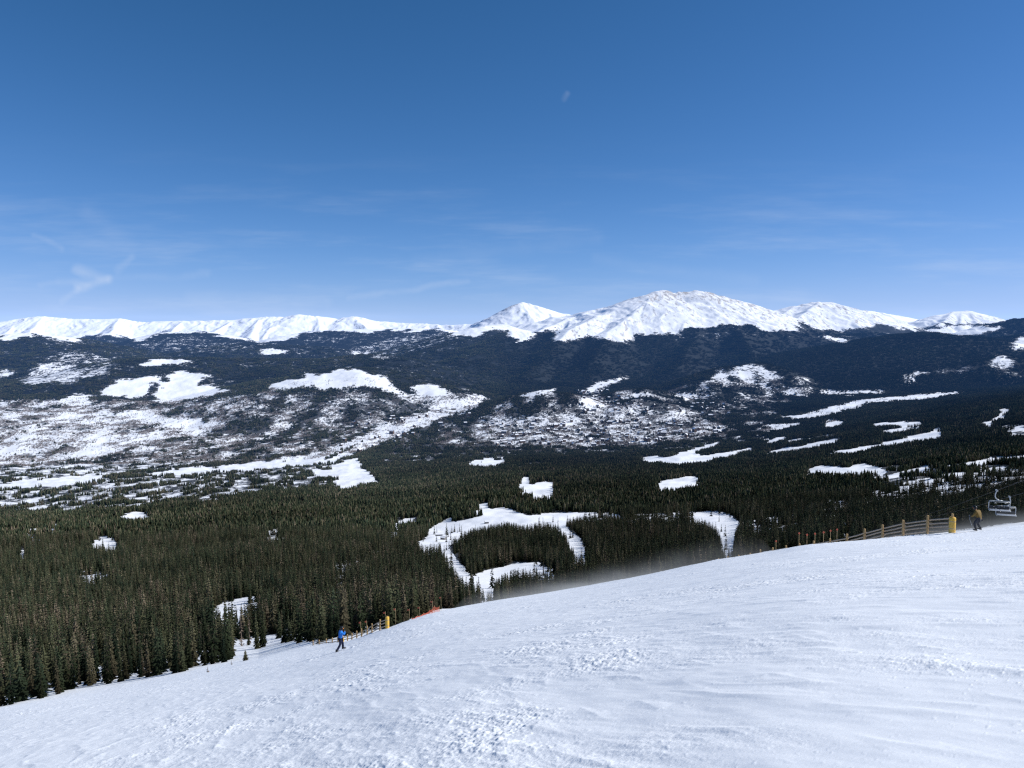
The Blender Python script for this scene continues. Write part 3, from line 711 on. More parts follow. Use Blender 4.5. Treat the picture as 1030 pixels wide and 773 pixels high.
# ------------------------------------------------------------------ terrain meshes
def grid_mesh(name, X, Y, Z, mat, attrs):
    nr, nc = X.shape
    co = np.empty((nr * nc, 3), np.float32); co[:, 0] = X.ravel(); co[:, 1] = Y.ravel(); co[:, 2] = Z.ravel()
    i = np.arange((nr - 1) * nc).reshape(nr - 1, nc)[:, :-1].ravel()
    q = np.stack([i, i + 1, i + nc + 1, i + nc], 1).astype(np.int32)
    me = bpy.data.meshes.new(name)
    me.vertices.add(len(co)); me.vertices.foreach_set('co', co.ravel())
    me.loops.add(q.size); me.loops.foreach_set('vertex_index', q.ravel())
    me.polygons.add(len(q)); me.polygons.foreach_set('loop_start', np.arange(0, q.size, 4, dtype=np.int32))
    me.polygons.foreach_set('loop_total', np.full(len(q), 4, np.int32))
    me.polygons.foreach_set('use_smooth', np.ones(len(q), bool))
    me.materials.append(mat)
    me.update(calc_edges=True)
    for k, a in attrs.items():
        at_ = me.attributes.new(k, 'FLOAT', 'POINT'); at_.data.foreach_set('value', a.ravel().astype(np.float32))
    return me

U, Dm, X, Y = grid(d_near)
nd, patch = near_detail(X, Y, Dm)
Z = -base_v(U, Dm) * Dm + nd
tag(obj('snow_slope', grid_mesh('snow_slope', X, Y, Z, M['snow'], {'patch': patch})), kind='structure')

SV = np.zeros_like(ZF)
SV = snow_value(XF, YF, ZF)
for up in (6, 12):
    s2 = snow_value(XF, YF, ZF + up); SV = np.where((s2 > .82) & (DF > 1400) & (DF < 7500), np.maximum(SV, s2), SV)
# light smoothing of the stored value between rows/columns
SS = SV.copy()
for ax, w in ((1, 5), (0, 2)):
    SS = sum(np.roll(SS, k, ax) for k in range(-w, w + 1)) / (2 * w + 1)
SV = np.where(DF > 4500, np.where(SV > .88, .75 * SV + .25 * SS, SS), (SV + np.roll(SV, 1, 1) + np.roll(SV, -1, 1)) / 3)
gy, gx = np.gradient(ZF)
slope_l = gx / np.maximum(np.gradient(XF, axis=1), 1e-3)
rock = np.clip(.31 + .08 * (DF > 17000) + .45 * np.clip(np.where(DF > 14500, slope_l, -slope_l), -.3, 1) + .16 * sstep(150, 650, ZF), 0, 1) * (DF > 9000)
# wind-scoured tops of the big massif and its right-hand neighbours
pxf, pyf = proj(XF, YF, ZF)
top = (pxf > 560) & (pxf < 1010) & (DF > 9000)
rock = np.clip(rock + top * .16 * sstep(-40, 0, -(pyf - 322)), 0, 1)
tag(obj('valley_ground', grid_mesh('valley_ground', XF[:SPLIT + 1], YF[:SPLIT + 1], ZF[:SPLIT + 1], M['valley'], {'snow': SV[:SPLIT + 1], 'rock': rock[:SPLIT + 1]})), kind='structure')
tag(obj('mountains', grid_mesh('mountains', XF[SPLIT:], YF[SPLIT:], ZF[SPLIT:], M['mount'], {'snow': SV[SPLIT:], 'rock': rock[SPLIT:]})), kind='structure')

# ------------------------------------------------------------------ trees
def spruce(seed, lv=17, br=8, rad=.19, fuzz=1.0, bare=.04, sparse=0.0):
    """unit-height spruce -> crown (verts, faces), trunk (verts, faces)"""
    r = random.Random(seed); v = []; f = []
    lean = (r.uniform(-.012, .012), r.uniform(-.012, .012))
    for i in range(lv):
        t = bare + (1 - bare) * (i + r.uniform(-.25, .25)) / lv
        t = min(max(t, bare), .985)
        rr = rad * (1 - t) ** .8 * r.uniform(.72, 1.12) + .006
        n = max(4, int(br * (1 - .45 * t)))
        a0 = r.random() * 6.28
        for k in range(n):
            if r.random() < sparse: continue
            a = a0 + 6.283 * k / n + r.uniform(-.3, .3)
            L = rr * r.uniform(.62, 1.18)
            dr = L * r.uniform(.25, .6) * (1.1 - t * .7)
            ca, sa = math.cos(a), math.sin(a); wdt = L * r.uniform(.26, .42) + .004
            zt = t + r.uniform(-.012, .012)
            def P(s, side, dz=0): return (lean[0] * t * t + ca * L * s - sa * side, lean[1] * t * t + sa * L * s + ca * side, zt - dr * s ** 1.4 + dz)
            b = len(v)
            v += [P(.0, 0, .012), P(.42, wdt * .75, -.012 * fuzz), P(.5, 0, .010), P(.42, -wdt * .75, -.012 * fuzz), P(.8, wdt * .5, -.018 * fuzz), P(.8, -wdt * .5, -.018 * fuzz), P(1.0, 0, .004),
                  P(.55, r.uniform(-.5, .5) * wdt, -.05 * fuzz * (1 - t) - .008), P(.86, r.uniform(-.5, .5) * wdt, -.04 * fuzz * (1 - t) - .008)]
            f += [(b, b + 1, b + 2), (b, b + 2, b + 3), (b + 1, b + 4, b + 2), (b + 3, b + 2, b + 5), (b + 2, b + 4, b + 6), (b + 2, b + 6, b + 5), (b + 1, b + 7, b + 3), (b + 4, b + 8, b + 5)]
    b = len(v)
    v += [(lean[0] + .008, lean[1], .95), (lean[0] - .005, lean[1] + .007, .95), (lean[0] - .005, lean[1] - .007, .95), (lean[0], lean[1], 1.0)]
    f += [(b, b + 1, b + 3), (b + 1, b + 2, b + 3), (b + 2, b, b + 3)]
    mb = MB()
    mb.tube([(0, 0, -.06), (0, 0, .02), (lean[0] * .25, lean[1] * .25, .5), (lean[0] * .9, lean[1] * .9, .94)], [.017, .014, .008, .002], 6)
    return (v, f), (mb.v, mb.f)

SPEC = [dict(seed=1), dict(seed=2, rad=.165, lv=19), dict(seed=3, rad=.215, br=9), dict(seed=4, rad=.15, lv=20, sparse=.1), dict(seed=5, rad=.18, sparse=.22, bare=.1), dict(seed=6, rad=.13, lv=21, br=7, sparse=.15)]
CROWN = []; TRUNK = []; JOINT = []
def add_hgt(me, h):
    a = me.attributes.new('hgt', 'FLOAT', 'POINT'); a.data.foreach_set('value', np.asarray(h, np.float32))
def joined(name, cv, cf, tv, tf, tint=None, hgt=None):
    me = mesh_from(name, list(cv) + list(tv), list(cf) + [tuple(i + len(cv) for i in q) for q in tf], [M['needles'], M['bark']], [0] * len(cf) + [1] * len(tf))
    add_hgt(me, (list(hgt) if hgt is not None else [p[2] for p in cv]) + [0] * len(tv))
    if tint is not None:
        a = me.attributes.new('tint', 'FLOAT', 'POINT'); a.data.foreach_set('value', np.asarray(list(tint) + [0] * len(tv), np.float32))
    return me
for k, sp in enumerate(SPEC):
    (cv, cf), (tv, tf) = spruce(**sp)
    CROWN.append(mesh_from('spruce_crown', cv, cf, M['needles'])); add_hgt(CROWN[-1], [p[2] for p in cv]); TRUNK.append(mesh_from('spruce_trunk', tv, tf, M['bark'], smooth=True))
    (cv, cf), (tv, tf) = spruce(**dict(sp, lv=12, br=6))
    JOINT.append(joined('spruce', cv, cf, tv, tf))
# dead grey tree
(cv, cf), (tv, tf) = spruce(seed=9, lv=15, br=5, rad=.11, sparse=.45, fuzz=.4)
DEADC = mesh_from('dead_crown', cv, cf, M['dead']); DEADT = mesh_from('dead_trunk', tv, tf, M['dead'], smooth=True)

def lowtree(r, tiers=4, n=6):
    v = []; f = []
    rad = r.uniform(.13, .2)
    for i in range(tiers):
        t0 = .05 + .9 * i / tiers; t1 = min(t0 + .9 / tiers * 1.55, 1.0)
        rr = rad * (1 - t0) ** .85 + .01
        b = len(v); a0 = r.random() * 6.28
        v.append((r.uniform(-.01, .01), r.uniform(-.01, .01), t1))
        for k in range(n):
            a = a0 + 6.283 * k / n; q = rr * r.uniform(.55, 1.2)
            v.append((q * math.cos(a), q * math.sin(a), t0 + r.uniform(-.04, .03)))
        f += [(b, b + 1 + k, b + 1 + (k + 1) % n) for k in range(n)]
    return v, f

def clump(seed, n, half, h, tiers, sides):
    """a patch of trees, metres, for the endless forest"""
    r = random.Random(seed); V = []; Fc = []; T = []; HG = []
    for _ in range(n):
        v, f = lowtree(r, tiers, sides)
        hh = h * r.uniform(.6, 1.2); x = r.uniform(-half, half); y = r.uniform(-half, half); t = r.random()
        ww = hh * r.uniform(.85, 1.2)
        b = len(V)
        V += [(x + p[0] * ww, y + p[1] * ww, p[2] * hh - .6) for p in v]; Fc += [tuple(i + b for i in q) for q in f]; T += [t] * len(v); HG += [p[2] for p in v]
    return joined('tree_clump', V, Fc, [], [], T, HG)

CL_A = [clump(20 + k, 7, 6, 13.0, 5, 7) for k in range(4)]        # 12 m patches
CL_B = [clump(40 + k, 13, 9, 13.5, 4, 6) for k in range(4)]       # 18 m patches
CL_C = [clump(60 + k, 26, 17, 14.0, 3, 5) for k in range(3)]      # 34 m patches
M['aspen'] = simple('bare_aspen_twigs', (.20, .17, .15), .95)
def aspen(seed):
    r = random.Random(seed); mb = MB(); V = []; Fc = []
    for _ in range(9):
        v, f = lowtree(r, 2, 5); hh = r.uniform(5, 9); x = r.uniform(-7, 7); y = r.uniform(-7, 7); b = len(V)
        V += [(x + p[0] * hh * .8, y + p[1] * hh * .8, p[2] * hh) for p in v]; Fc += [tuple(i + b for i in q) for q in f]
    return mesh_from('aspen_clump', V, Fc, M['aspen'])
CL_P = [aspen(90 + k) for k in range(3)]
CL_S = [clump(80 + k, 1, .5, 13.0, 4, 6) for k in range(3)]       # lone trees

def scatter(d0, d1, cell):
    """jittered points over the wedge, about one per cell x cell metres"""
    n = int(.79 * 2 * .5 * (d1 * d1 - d0 * d0) / (cell * cell))
    d = np.sqrt(rng.random(n) * (d1 * d1 - d0 * d0) + d0 * d0)
    u = rng.uniform(-.79, .79, n)
    return u * d, d

def cells(d0, d1, cell):
    """jittered square lattice clipped to the wedge"""
    ys = np.arange(d0, d1, cell); P = []
    xs = np.arange(-.8 * d1, .8 * d1, cell)
    Xg, Yg = np.meshgrid(xs, ys)
    Xg = Xg + rng.uniform(-.5, .5, Xg.shape) * cell; Yg = Yg + rng.uniform(-.5, .5, Yg.shape) * cell
    m = (np.abs(Xg) < .78 * Yg) & (Yg > d0) & (Yg < d1)
    return Xg[m], Yg[m]

PTS = []      # (x, y, z, rot, sx, sz, proto index)
PROTO = JOINT + CL_A + CL_B + CL_C + CL_S + CL_P
iA, iB, iC, iS, iP = 6, 10, 14, 17, 20
def push(x, y, z, sx, sz, pick):
    PTS.append(np.stack([x, y, z, rng.uniform(0, 6.283, len(x)), np.broadcast_to(sx, x.shape), np.broadcast_to(sz, x.shape), np.broadcast_to(pick, x.shape)], 1))

# single trees out to 1100 m
x, y = cells(112, 1100, 3.15)
z = ground(x, y)
px, py = proj(x, y, z)
h = tree_h(y) * np.clip(rng.normal(1, .24, len(x)), .45, 1.6) * (1 + .15 * fbm(x / 60, y / 60, 2, 501))
bp_, bd_, _dip = brow(px)
start = np.interp(px, SX, SY)
keep = y > start + 10 * fbm(x / 12, y / 12, 2, 511)
keep &= ~(in_piste(px + 2.6 * fbm(x / 14, y / 14, 3, 521), py + 1.2 * fbm(x / 18, y / 18, 2, 523), y, h * F / y) & (rng.random(len(x)) > .012))
# little openings near the lower-left edge
gap = fbm(x / 14, y / 14, 2, 531)
keep &= ~((y < 240) & (gap > .55))
keep &= ~((px > 234) & (px < 306) & (y < 222) & (rng.random(len(x)) > .22))
keep &= ~((y > 240) & (fbm(x / 38, y / 38, 3, 541) > .78))
keep &= ~((y > 330) & (rng.random(len(x)) < .28))
x, y, z, px, py, h = [a[keep] for a in (x, y, z, px, py, h)]
pick = rng.integers(0, 6, len(x))
wid = h * rng.uniform(.68, 1.12, len(x))

# which of them show largest: nearest first over an occupancy grid
order = np.argsort(y)[:12000]
occ = np.zeros((int(H), int(W)), bool); vis = np.zeros(len(x), int)
for i in order:
    hp = h[i] * F / y[i]; yt = py[i] - hp; c = px[i]
    yb = py[i] if y[i] < bd_[0] else min(py[i], float(np.interp(c, BROW[:, 0], BROW[:, 1])))
    n = 0
    for r_ in range(max(int(yt), 0), min(int(yb), int(H))):
        t = (r_ - yt) / hp; w2 = .16 * wid[i] * F / y[i] * t
        a, b = int(max(c - w2, 0)), int(min(c + w2 + 1, W))
        if b <= a: continue
        row = occ[r_, a:b]; n += int((~row).sum()); row[:] = True
    vis[i] = n
NIND = 296
ind = order[np.argsort(-vis[order])][:NIND]
ind = ind[vis[ind] > 12]
rest = np.ones(len(x), bool); rest[ind] = False
push(x[rest], y[rest], z[rest], wid[rest], h[rest], pick[rest])
IND = [(x[i], y[i], z[i], h[i], wid[i], int(pick[i]), px[i], py[i]) for i in sorted(ind, key=lambda i: y[i])]

def clumps(d0, d1, cell, base, nproto, sscale, elong):
    x, y = cells(d0, d1, cell)
    z = ground(x, y)
    px, py = proj(x, y, z)
    jx = rng.normal(0, 1, len(x)) * np.clip((y - 2500) / 250, 0, 14); jy = rng.normal(0, 1, len(x)) * np.clip((y - 2500) / 90, 0, 36)
    s = snow_value(x + jx, y + jy, ground(x + jx, y + jy))
    if d1 > 6000:
        gxs = (ground(x + 40, y) - ground(x - 40, y)) / 80
        s = np.where(s < .5, s + np.clip(-gxs, -.25, .5) * np.where(px < 480, .5, .42), s)
    s_top = np.maximum(snow_value(x + jx, y + jy, ground(x + jx, y + jy) + 6), snow_value(x + jx, y + jy, ground(x + jx, y + jy) + 12))
    s = np.where((s_top > .82) & (y > 1400), np.maximum(s, s_top), s)
    if d1 < 2800:
        keep = ~in_piste(px, py, y, 13.0 * F / y)
    else: keep = np.ones(len(x), bool)
    nz = .5 + .5 * (fbm(x / sscale, y / (sscale * elong), 3, 601)) + rng.uniform(-.16, .16, len(x))
    thr = np.interp(s, [0, .1, .2, .3, .4, .55, .75, .95], [-.2, .08, .46, .58, .66, .74, .82, 1.2])
    keep &= nz > thr
    keep &= s < .945
    sparse = (s > .5) & (rng.random(len(x)) < .75)
    kd = keep & ~sparse; ks = keep & sparse
    sz = rng.uniform(.75, 1.2, len(x))
    push(x[kd], y[kd], z[kd], sz[kd], sz[kd], base + rng.integers(0, nproto, kd.sum()))
    push(x[ks], y[ks], z[ks], sz[ks] * .9, sz[ks] * .8, iS + rng.integers(0, 3, ks.sum()))
clumps(1100, 2500, 10.0, iA, 4, 70, 1.3)
clumps(2500, 4600, 16.0, iB, 4, 80, 1.5)
clumps(4600, 6900, 17.5, iB, 4, 60, 1.2)
clumps(6900, 11800, 32.0, iC, 3, 110, 1.2)
# leafless aspen scrub and lone trees over the open snow of the valley
x, y = cells(4300, 7000, 13.0)
z = ground(x, y); s_ = snow_value(x + rng.normal(0, 10, len(x)), y + rng.normal(0, 30, len(x)), z)
a_ = fbm(x / 130, y / 130, 4, 751) + rng.normal(0, .25, len(x))
k_ = (s_ > .3) & (s_ < .88) & (a_ > np.interp(s_, [.3, .75, .88], [.1, .08, .5]))
push(x[k_], y[k_], z[k_], 1.0, rng.uniform(.7, 1.2, k_.sum()), iP + rng.integers(0, 3, k_.sum()))
k_ = (s_ > .55) & (s_ < .93) & (a_ < -.15) & (rng.random(len(x)) < .5)
push(x[k_], y[k_], z[k_], rng.uniform(.5, 1, k_.sum()), rng.uniform(.4, .9, k_.sum()), iS + rng.integers(0, 3, k_.sum()))
k_ = (s_ > .87) & (fbm(x / 110, y / 220, 3, 771) > .22) & (rng.random(len(x)) < .4)
push(x[k_], y[k_], z[k_], rng.uniform(.5, 1, k_.sum()), rng.uniform(.4, .9, k_.sum()), iS + rng.integers(0, 3, k_.sum()))
PTS = np.concatenate(PTS)

def forest_object():
    me = bpy.data.meshes.new('conifer_forest')
    me.vertices.add(len(PTS)); me.vertices.foreach_set('co', PTS[:, :3].astype(np.float32).ravel())
    for nm, a in (('rot', PTS[:, 3]), ('sx', PTS[:, 4]), ('sz', PTS[:, 5])):
        at_ = me.attributes.new(nm, 'FLOAT', 'POINT'); at_.data.foreach_set('value', a.astype(np.float32))
    at_ = me.attributes.new('pick', 'INT', 'POINT'); at_.data.foreach_set('value', PTS[:, 6].astype(np.int32))
    me.update()
    o = obj('conifer_forest', me)
    ng = bpy.data.node_groups.new('forest', 'GeometryNodeTree')
    ng.interface.new_socket('Geometry', in_out='INPUT', socket_type='NodeSocketGeometry')
    ng.interface.new_socket('Geometry', in_out='OUTPUT', socket_type='NodeSocketGeometry')
    gi = ng.nodes.new('NodeGroupInput'); go = ng.nodes.new('NodeGroupOutput'); jn = ng.nodes.new('GeometryNodeJoinGeometry')
    def attr(nm, t='FLOAT'):
        n = ng.nodes.new('GeometryNodeInputNamedAttribute'); n.data_type = t; n.inputs[0].default_value = nm; return n.outputs[0]
    rc = ng.nodes.new('ShaderNodeCombineXYZ'); ng.links.new(attr('rot'), rc.inputs[2])
    sc = ng.nodes.new('ShaderNodeCombineXYZ'); sx = attr('sx'); ng.links.new(sx, sc.inputs[0]); ng.links.new(sx, sc.inputs[1]); ng.links.new(attr('sz'), sc.inputs[2])
    pk = attr('pick', 'INT')
    for k, pm in enumerate(PROTO):
        po = bpy.data.objects.new('forest_tree', pm)          # never linked to the scene: only a source for the forest
        oi = ng.nodes.new('GeometryNodeObjectInfo'); oi.inputs['Object'].default_value = po; oi.inputs['As Instance'].default_value = True
        cp = ng.nodes.new('FunctionNodeCompare'); cp.data_type = 'INT'; cp.operation = 'EQUAL'
        ints = [s for s in cp.inputs if s.type == 'INT']
        ng.links.new(pk, ints[0]); ints[1].default_value = k
        ip = ng.nodes.new('GeometryNodeInstanceOnPoints')
        ng.links.new(gi.outputs[0], ip.inputs['Points']); ng.links.new(cp.outputs[0], ip.inputs['Selection'])
        ng.links.new(oi.outputs['Geometry'], ip.inputs['Instance']); ng.links.new(rc.outputs[0], ip.inputs['Rotation']); ng.links.new(sc.outputs[0], ip.inputs['Scale'])
        ng.links.new(ip.outputs[0], jn.inputs[0])
    ng.links.new(jn.outputs[0], go.inputs[0])
    md = o.modifiers.new('forest', 'NODES'); md.node_group = ng
    tag(o, 'endless dark conifer forest covering the slopes and valley floor below the ski run', 'forest', kind='stuff')
forest_object()

GT = 'spruces along the near edge of the forest'
def tree_label(px, py, h, d):
    if px < 232: return 'dark green spruce in the front rows of forest at lower left, below the snow slope'
    if px < 300: return 'dark spruce standing around the small snowy opening left of the blue-jacketed skier'
    if px < 445: return 'dark spruce in the tree wall behind the left post-and-rail fence'
    if px < 740: return 'dark spruce rising behind the blowing snow at the middle of the slope brow'
    return 'dark spruce rising behind the snow brow and long fence at right'
n_ = 0
for (x_, y_, z_, h_, w_, k_, px_, py_) in IND:
    t = empty('spruce_tree', (x_, y_, z_), random.uniform(0, 6.28), tree_label(px_, py_, h_, y_), 'tree', GT)
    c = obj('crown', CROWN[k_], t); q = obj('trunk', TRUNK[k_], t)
    c.scale = q.scale = (w_, w_, h_)

def lone(px, py, d, h, w, cm, tm, name, label, group=None):
    X_, Y_, _ = at(px, py, d)
    t = empty(name, (X_, Y_, gz(X_, Y_)), random.uniform(0, 6), label, 'tree' if 'tree' in name else 'shrub', group)
    c = obj('crown', cm, t); q = obj('trunk', tm, t); c.scale = q.scale = (w, w, h)
lone(247, 664, 120, 1.9, 3.0, CROWN[2], TRUNK[2], 'spruce_tree', 'small knee-high spruce alone on the snow below the leftmost fence end')
lone(209, 679, 103, .9, 2.6, DEADC, DEADT, 'twig_shrub', 'low brown twiggy shrub poking out of the snow at the left slope edge')
lone(233, 671, 112, .8, 1.8, DEADC, DEADT, 'twig_shrub', 'tiny dark shrub tip in the snow just left of the small spruce')
lone(243, 652, 190, 9.0, 9.0, DEADC, DEADT, 'dead_tree', 'grey leafless dead tree, left of two beside the snowy opening')
lone(251, 651, 196, 8.0, 9.5, DEADC, DEADT, 'dead_tree', 'grey leafless dead tree, right of two beside the snowy opening')

# ------------------------------------------------------------------ fences
def rail_fence(name, label, pts, post_h, post_r, rails, post_mat, rail_mat, pad_at=None):
    """posts and rails standing on the snow; pts are ground points"""
    root = empty(name, (pts[0][0], pts[0][1], pts[0][2]), 0, label, 'fence')
    o0 = Vector(pts[0])
    P = [Vector(p) - o0 for p in pts]
    rr = random.Random(len(pts))
    for p in P:
        tilt = Vector((rr.uniform(-.05, .05), rr.uniform(-.05, .05), 0)); hh = post_h * rr.uniform(.95, 1.06)
        mb = MB(); mb.tube([p + Vector((0, 0, -.7)), p + tilt * .5 + Vector((0, 0, hh * .5)), p + tilt + Vector((0, 0, hh - .03)), p + tilt + Vector((0, 0, hh))], [post_r, post_r, post_r * .95, post_r * .75], 9)
        obj('post', mb.mesh('post', post_mat, False), root)
    for a, b in zip(P[:-1], P[1:]):
        side = (b - a).cross(Vector((0, 0, 1))).normalized() * (post_r + .035)
        dr = (b - a).normalized()
        for zf in rails:
            j = rr.uniform(-.04, .04)
            mb = MB(); mb.tube([a - dr * .12 + side + Vector((0, 0, zf + j)), (a + b) / 2 + side + Vector((0, 0, zf + rr.uniform(-.03, .03))), b + dr * .12 + side + Vector((0, 0, zf + rr.uniform(-.04, .04)))], [.055, .06, .05], 7)
            obj('rail', mb.mesh('rail', rail_mat, False), root)
    return root

def ray_ground(px, d):
    u = (px - W / 2) / F
    for _ in range(3):
        z = gz(u * d, d); pu, pv = pix_of(u, -z / d); u += (px - float(pu)) / F
    return (u * d, d, gz(u * d, d))

posts_r = [(957.5, 52.0), (932.5, 54.6), (908.2, 57.2), (887.4, 59.8), (868.8, 62.3), (850.9, 64.9), (834.2, 67.5), (818.3, 70.2), (804, 73.0), (790, 76), (777, 79), (765, 82.2), (754, 85.5), (743, 88.5), (732, 91), (723, 93.5)]
PR = [ray_ground(*p) for p in posts_r]
rail_fence('rail_fence', 'long weathered post-and-rail fence running down over the snow brow at right', PR, 1.38, .085, (.22, .50, .78, 1.06), M['post'], M['wood'])
posts_l = [(389.6, 80.5), (382, 83), (374, 85.5), (369.3, 88), (364, 90.5), (359, 93), (354, 95.5), (349.5, 98), (345, 100.5), (340, 103), (334, 106), (328, 109), (321, 112), (315, 115)]
PL = [ray_ground(*p) for p in posts_l]
PL = [(p[0], p[1], p[2] - min(.62, .07 * max(0, i - 1))) for i, p in enumerate(PL)]      # drifted in towards its far end
rail_fence('rail_fence', 'short golden post-and-rail fence behind the blue-jacketed skier at left', PL, 1.35, .085, (.35, .72, 1.05), M['post'], M['wood'])

def pad(p, h, r, label):
    root = empty('post_pad', p, 0, label, 'safety pad')
    mb = MB(); mb.tube([(0, 0, -.1), (0, 0, .05), (0, 0, h - .05), (0, 0, h)], [r, r * 1.03, r * 1.03, r * .9], 14)
    obj('cushion', mb.mesh('cushion', M['yellow'], True), root)
    for zz in (.3 * h, .75 * h):
        mb = MB(); mb.tube([(0, 0, zz - .025), (0, 0, zz + .025)], r * 1.05, 14)
        obj('strap', mb.mesh('strap', M['wood'], True), root)
pad(PR[0], 1.12, .21, 'yellow safety pad wrapped round the nearest post of the right-hand fence')
pad(PL[0], 1.3, .21, 'tall yellow safety pad round the uphill end post of the left fence')
pad(PL[8], .95, .16, 'small yellow safety pad on the left fence just behind the blue-jacketed skier')

# ------------------------------------------------------------------ marker poles and orange net
def pole(px, d, top_py, kind, label, group):
    p = ray_ground(px, d)
    zt = -float(uv_of(px, top_py)[1]) * d
    hh = max(1.1, zt - p[2])
    root = empty('marker_pole', p, 0, label, 'marker pole', group)
    mb = MB(); mb.tube([(0, 0, -.3), (.02, 0, hh * .5), (0.0, .02, hh)], .022, 6)
    obj('cane', mb.mesh('cane', M['bamboo'], True), root)
    if kind == 'disc':
        mb = MB(); mb.tube([(0, -.05, hh - .12), (0, .05, hh - .12)], .095, 12)
        obj('disc', mb.mesh('disc', M['orange']), root)
    else:
        mb = MB()
        v = []; f = []
        for i in range(4):
            a = i / 3; w = .02 * math.sin(i * 2.1)
            v += [(-.02 - .24 * a, .03 * i + w, hh - .02 - .10 * a), (-.02 - .24 * a, .03 * i - w, hh - .26 - .03 * a)]
        for i in range(3): f.append((2 * i, 2 * i + 2, 2 * i + 3, 2 * i + 1))
        mb.add(v, f); obj('flag', mb.mesh('flag', M['orange'], True), root)
GP = 'orange disc markers behind the right fence'
for k, (a, d, t) in enumerate([(780, 84, 543.5), (803, 80, 535.5), (811, 78, 537), (819, 78, 536), (827.6, 79, 534.5), (834.5, 80, 533), (841, 82, 531.8)]):
    pole(a, d, t, 'disc', 'slim cane topped by a small orange disc, left of the right-hand fence', GP)
GF = 'orange flagged canes along the left fence'
for a, d, t in [(363, 96, 625.5), (369, 94, 624.5), (387.7, 90, 615.5), (398, 90, 612), (411.8, 94, 612.5), (422, 97, 610.5), (435, 104, 604.5), (443.6, 110, 600.5)]:
    pole(a, d, t, 'flag', 'bamboo cane with a small orange flag beside the left fence and net', GF)

def net():
    pts = [ray_ground(p, d) for p, d in ((414, 92), (420, 95), (426, 97), (432, 98), (437, 99), (442, 100))]
    root = empty('safety_net', pts[0], 0, 'sagging orange mesh net strung between canes at the snow brow left of centre', 'net')
    o0 = Vector(pts[0]); P = [Vector(p) - o0 for p in pts]; hts = [.25, .3, .35, .5, .8, .6]
    mb = MB(); nx = 40; nz = 7
    def S(a, b):
        q = a * (len(P) - 1); i = min(int(q), len(P) - 2); t = q - i
        sag = .18 * math.sin(math.pi * t)
        base = P[i].lerp(P[i + 1], t); hh = hts[i] * (1 - t) + hts[i + 1] * t - sag
        return base + Vector((.05 * math.sin(9 * a + 3 * b), .05 * math.sin(17 * a), .05 + hh * b))
    for j in range(nz): mb.tube([S(i / nx, j / (nz - 1)) for i in range(nx + 1)], .014, 4)
    for i in range(nx + 1): mb.tube([S(i / nx, j / (nz - 1)) for j in range(nz)], .011, 4)
    obj('mesh', mb.mesh('mesh', M['orange']), root)
    for p, hh in zip(P, hts):
        mb = MB(); mb.tube([p + Vector((0, 0, -.3)), p + Vector((.03, 0, hh + .2))], .02, 6)
        obj('cane', mb.mesh('cane', M['bamboo']), root)
net()

# ------------------------------------------------------------------ chairlift
r1a, r1b = Vector(at(1002.5, 493.5, 115)), Vector(at(930, 515, 300))
rdir = (r1b - r1a) / (r1b.y - r1a.y)
r2a = Vector(at(1015.5, 500, 123))
def rope(p, label):
    o0 = p + rdir * (560 - p.y); pts = []
    for k in range(41):
        t = 40 + (600 - 40) * k / 40
        q = p + rdir * (t - p.y); q.z -= 2.2 * math.sin(math.pi * (t - 40) / 560) - 2.2 * math.sin(math.pi * (p.y - 40) / 560)
        pts.append(q - o0)
    mb = MB(); mb.tube(pts, .026, 6); me = mb.mesh('haul_rope', M['rope'], True)
    o = obj('haul_rope', me, None, o0); tag(o, label, 'cable')
rope(r1a, 'dark steel lift cable carrying the left chair above the trees')
rope(r2a, 'dark steel lift cable carrying the right chair above the trees')

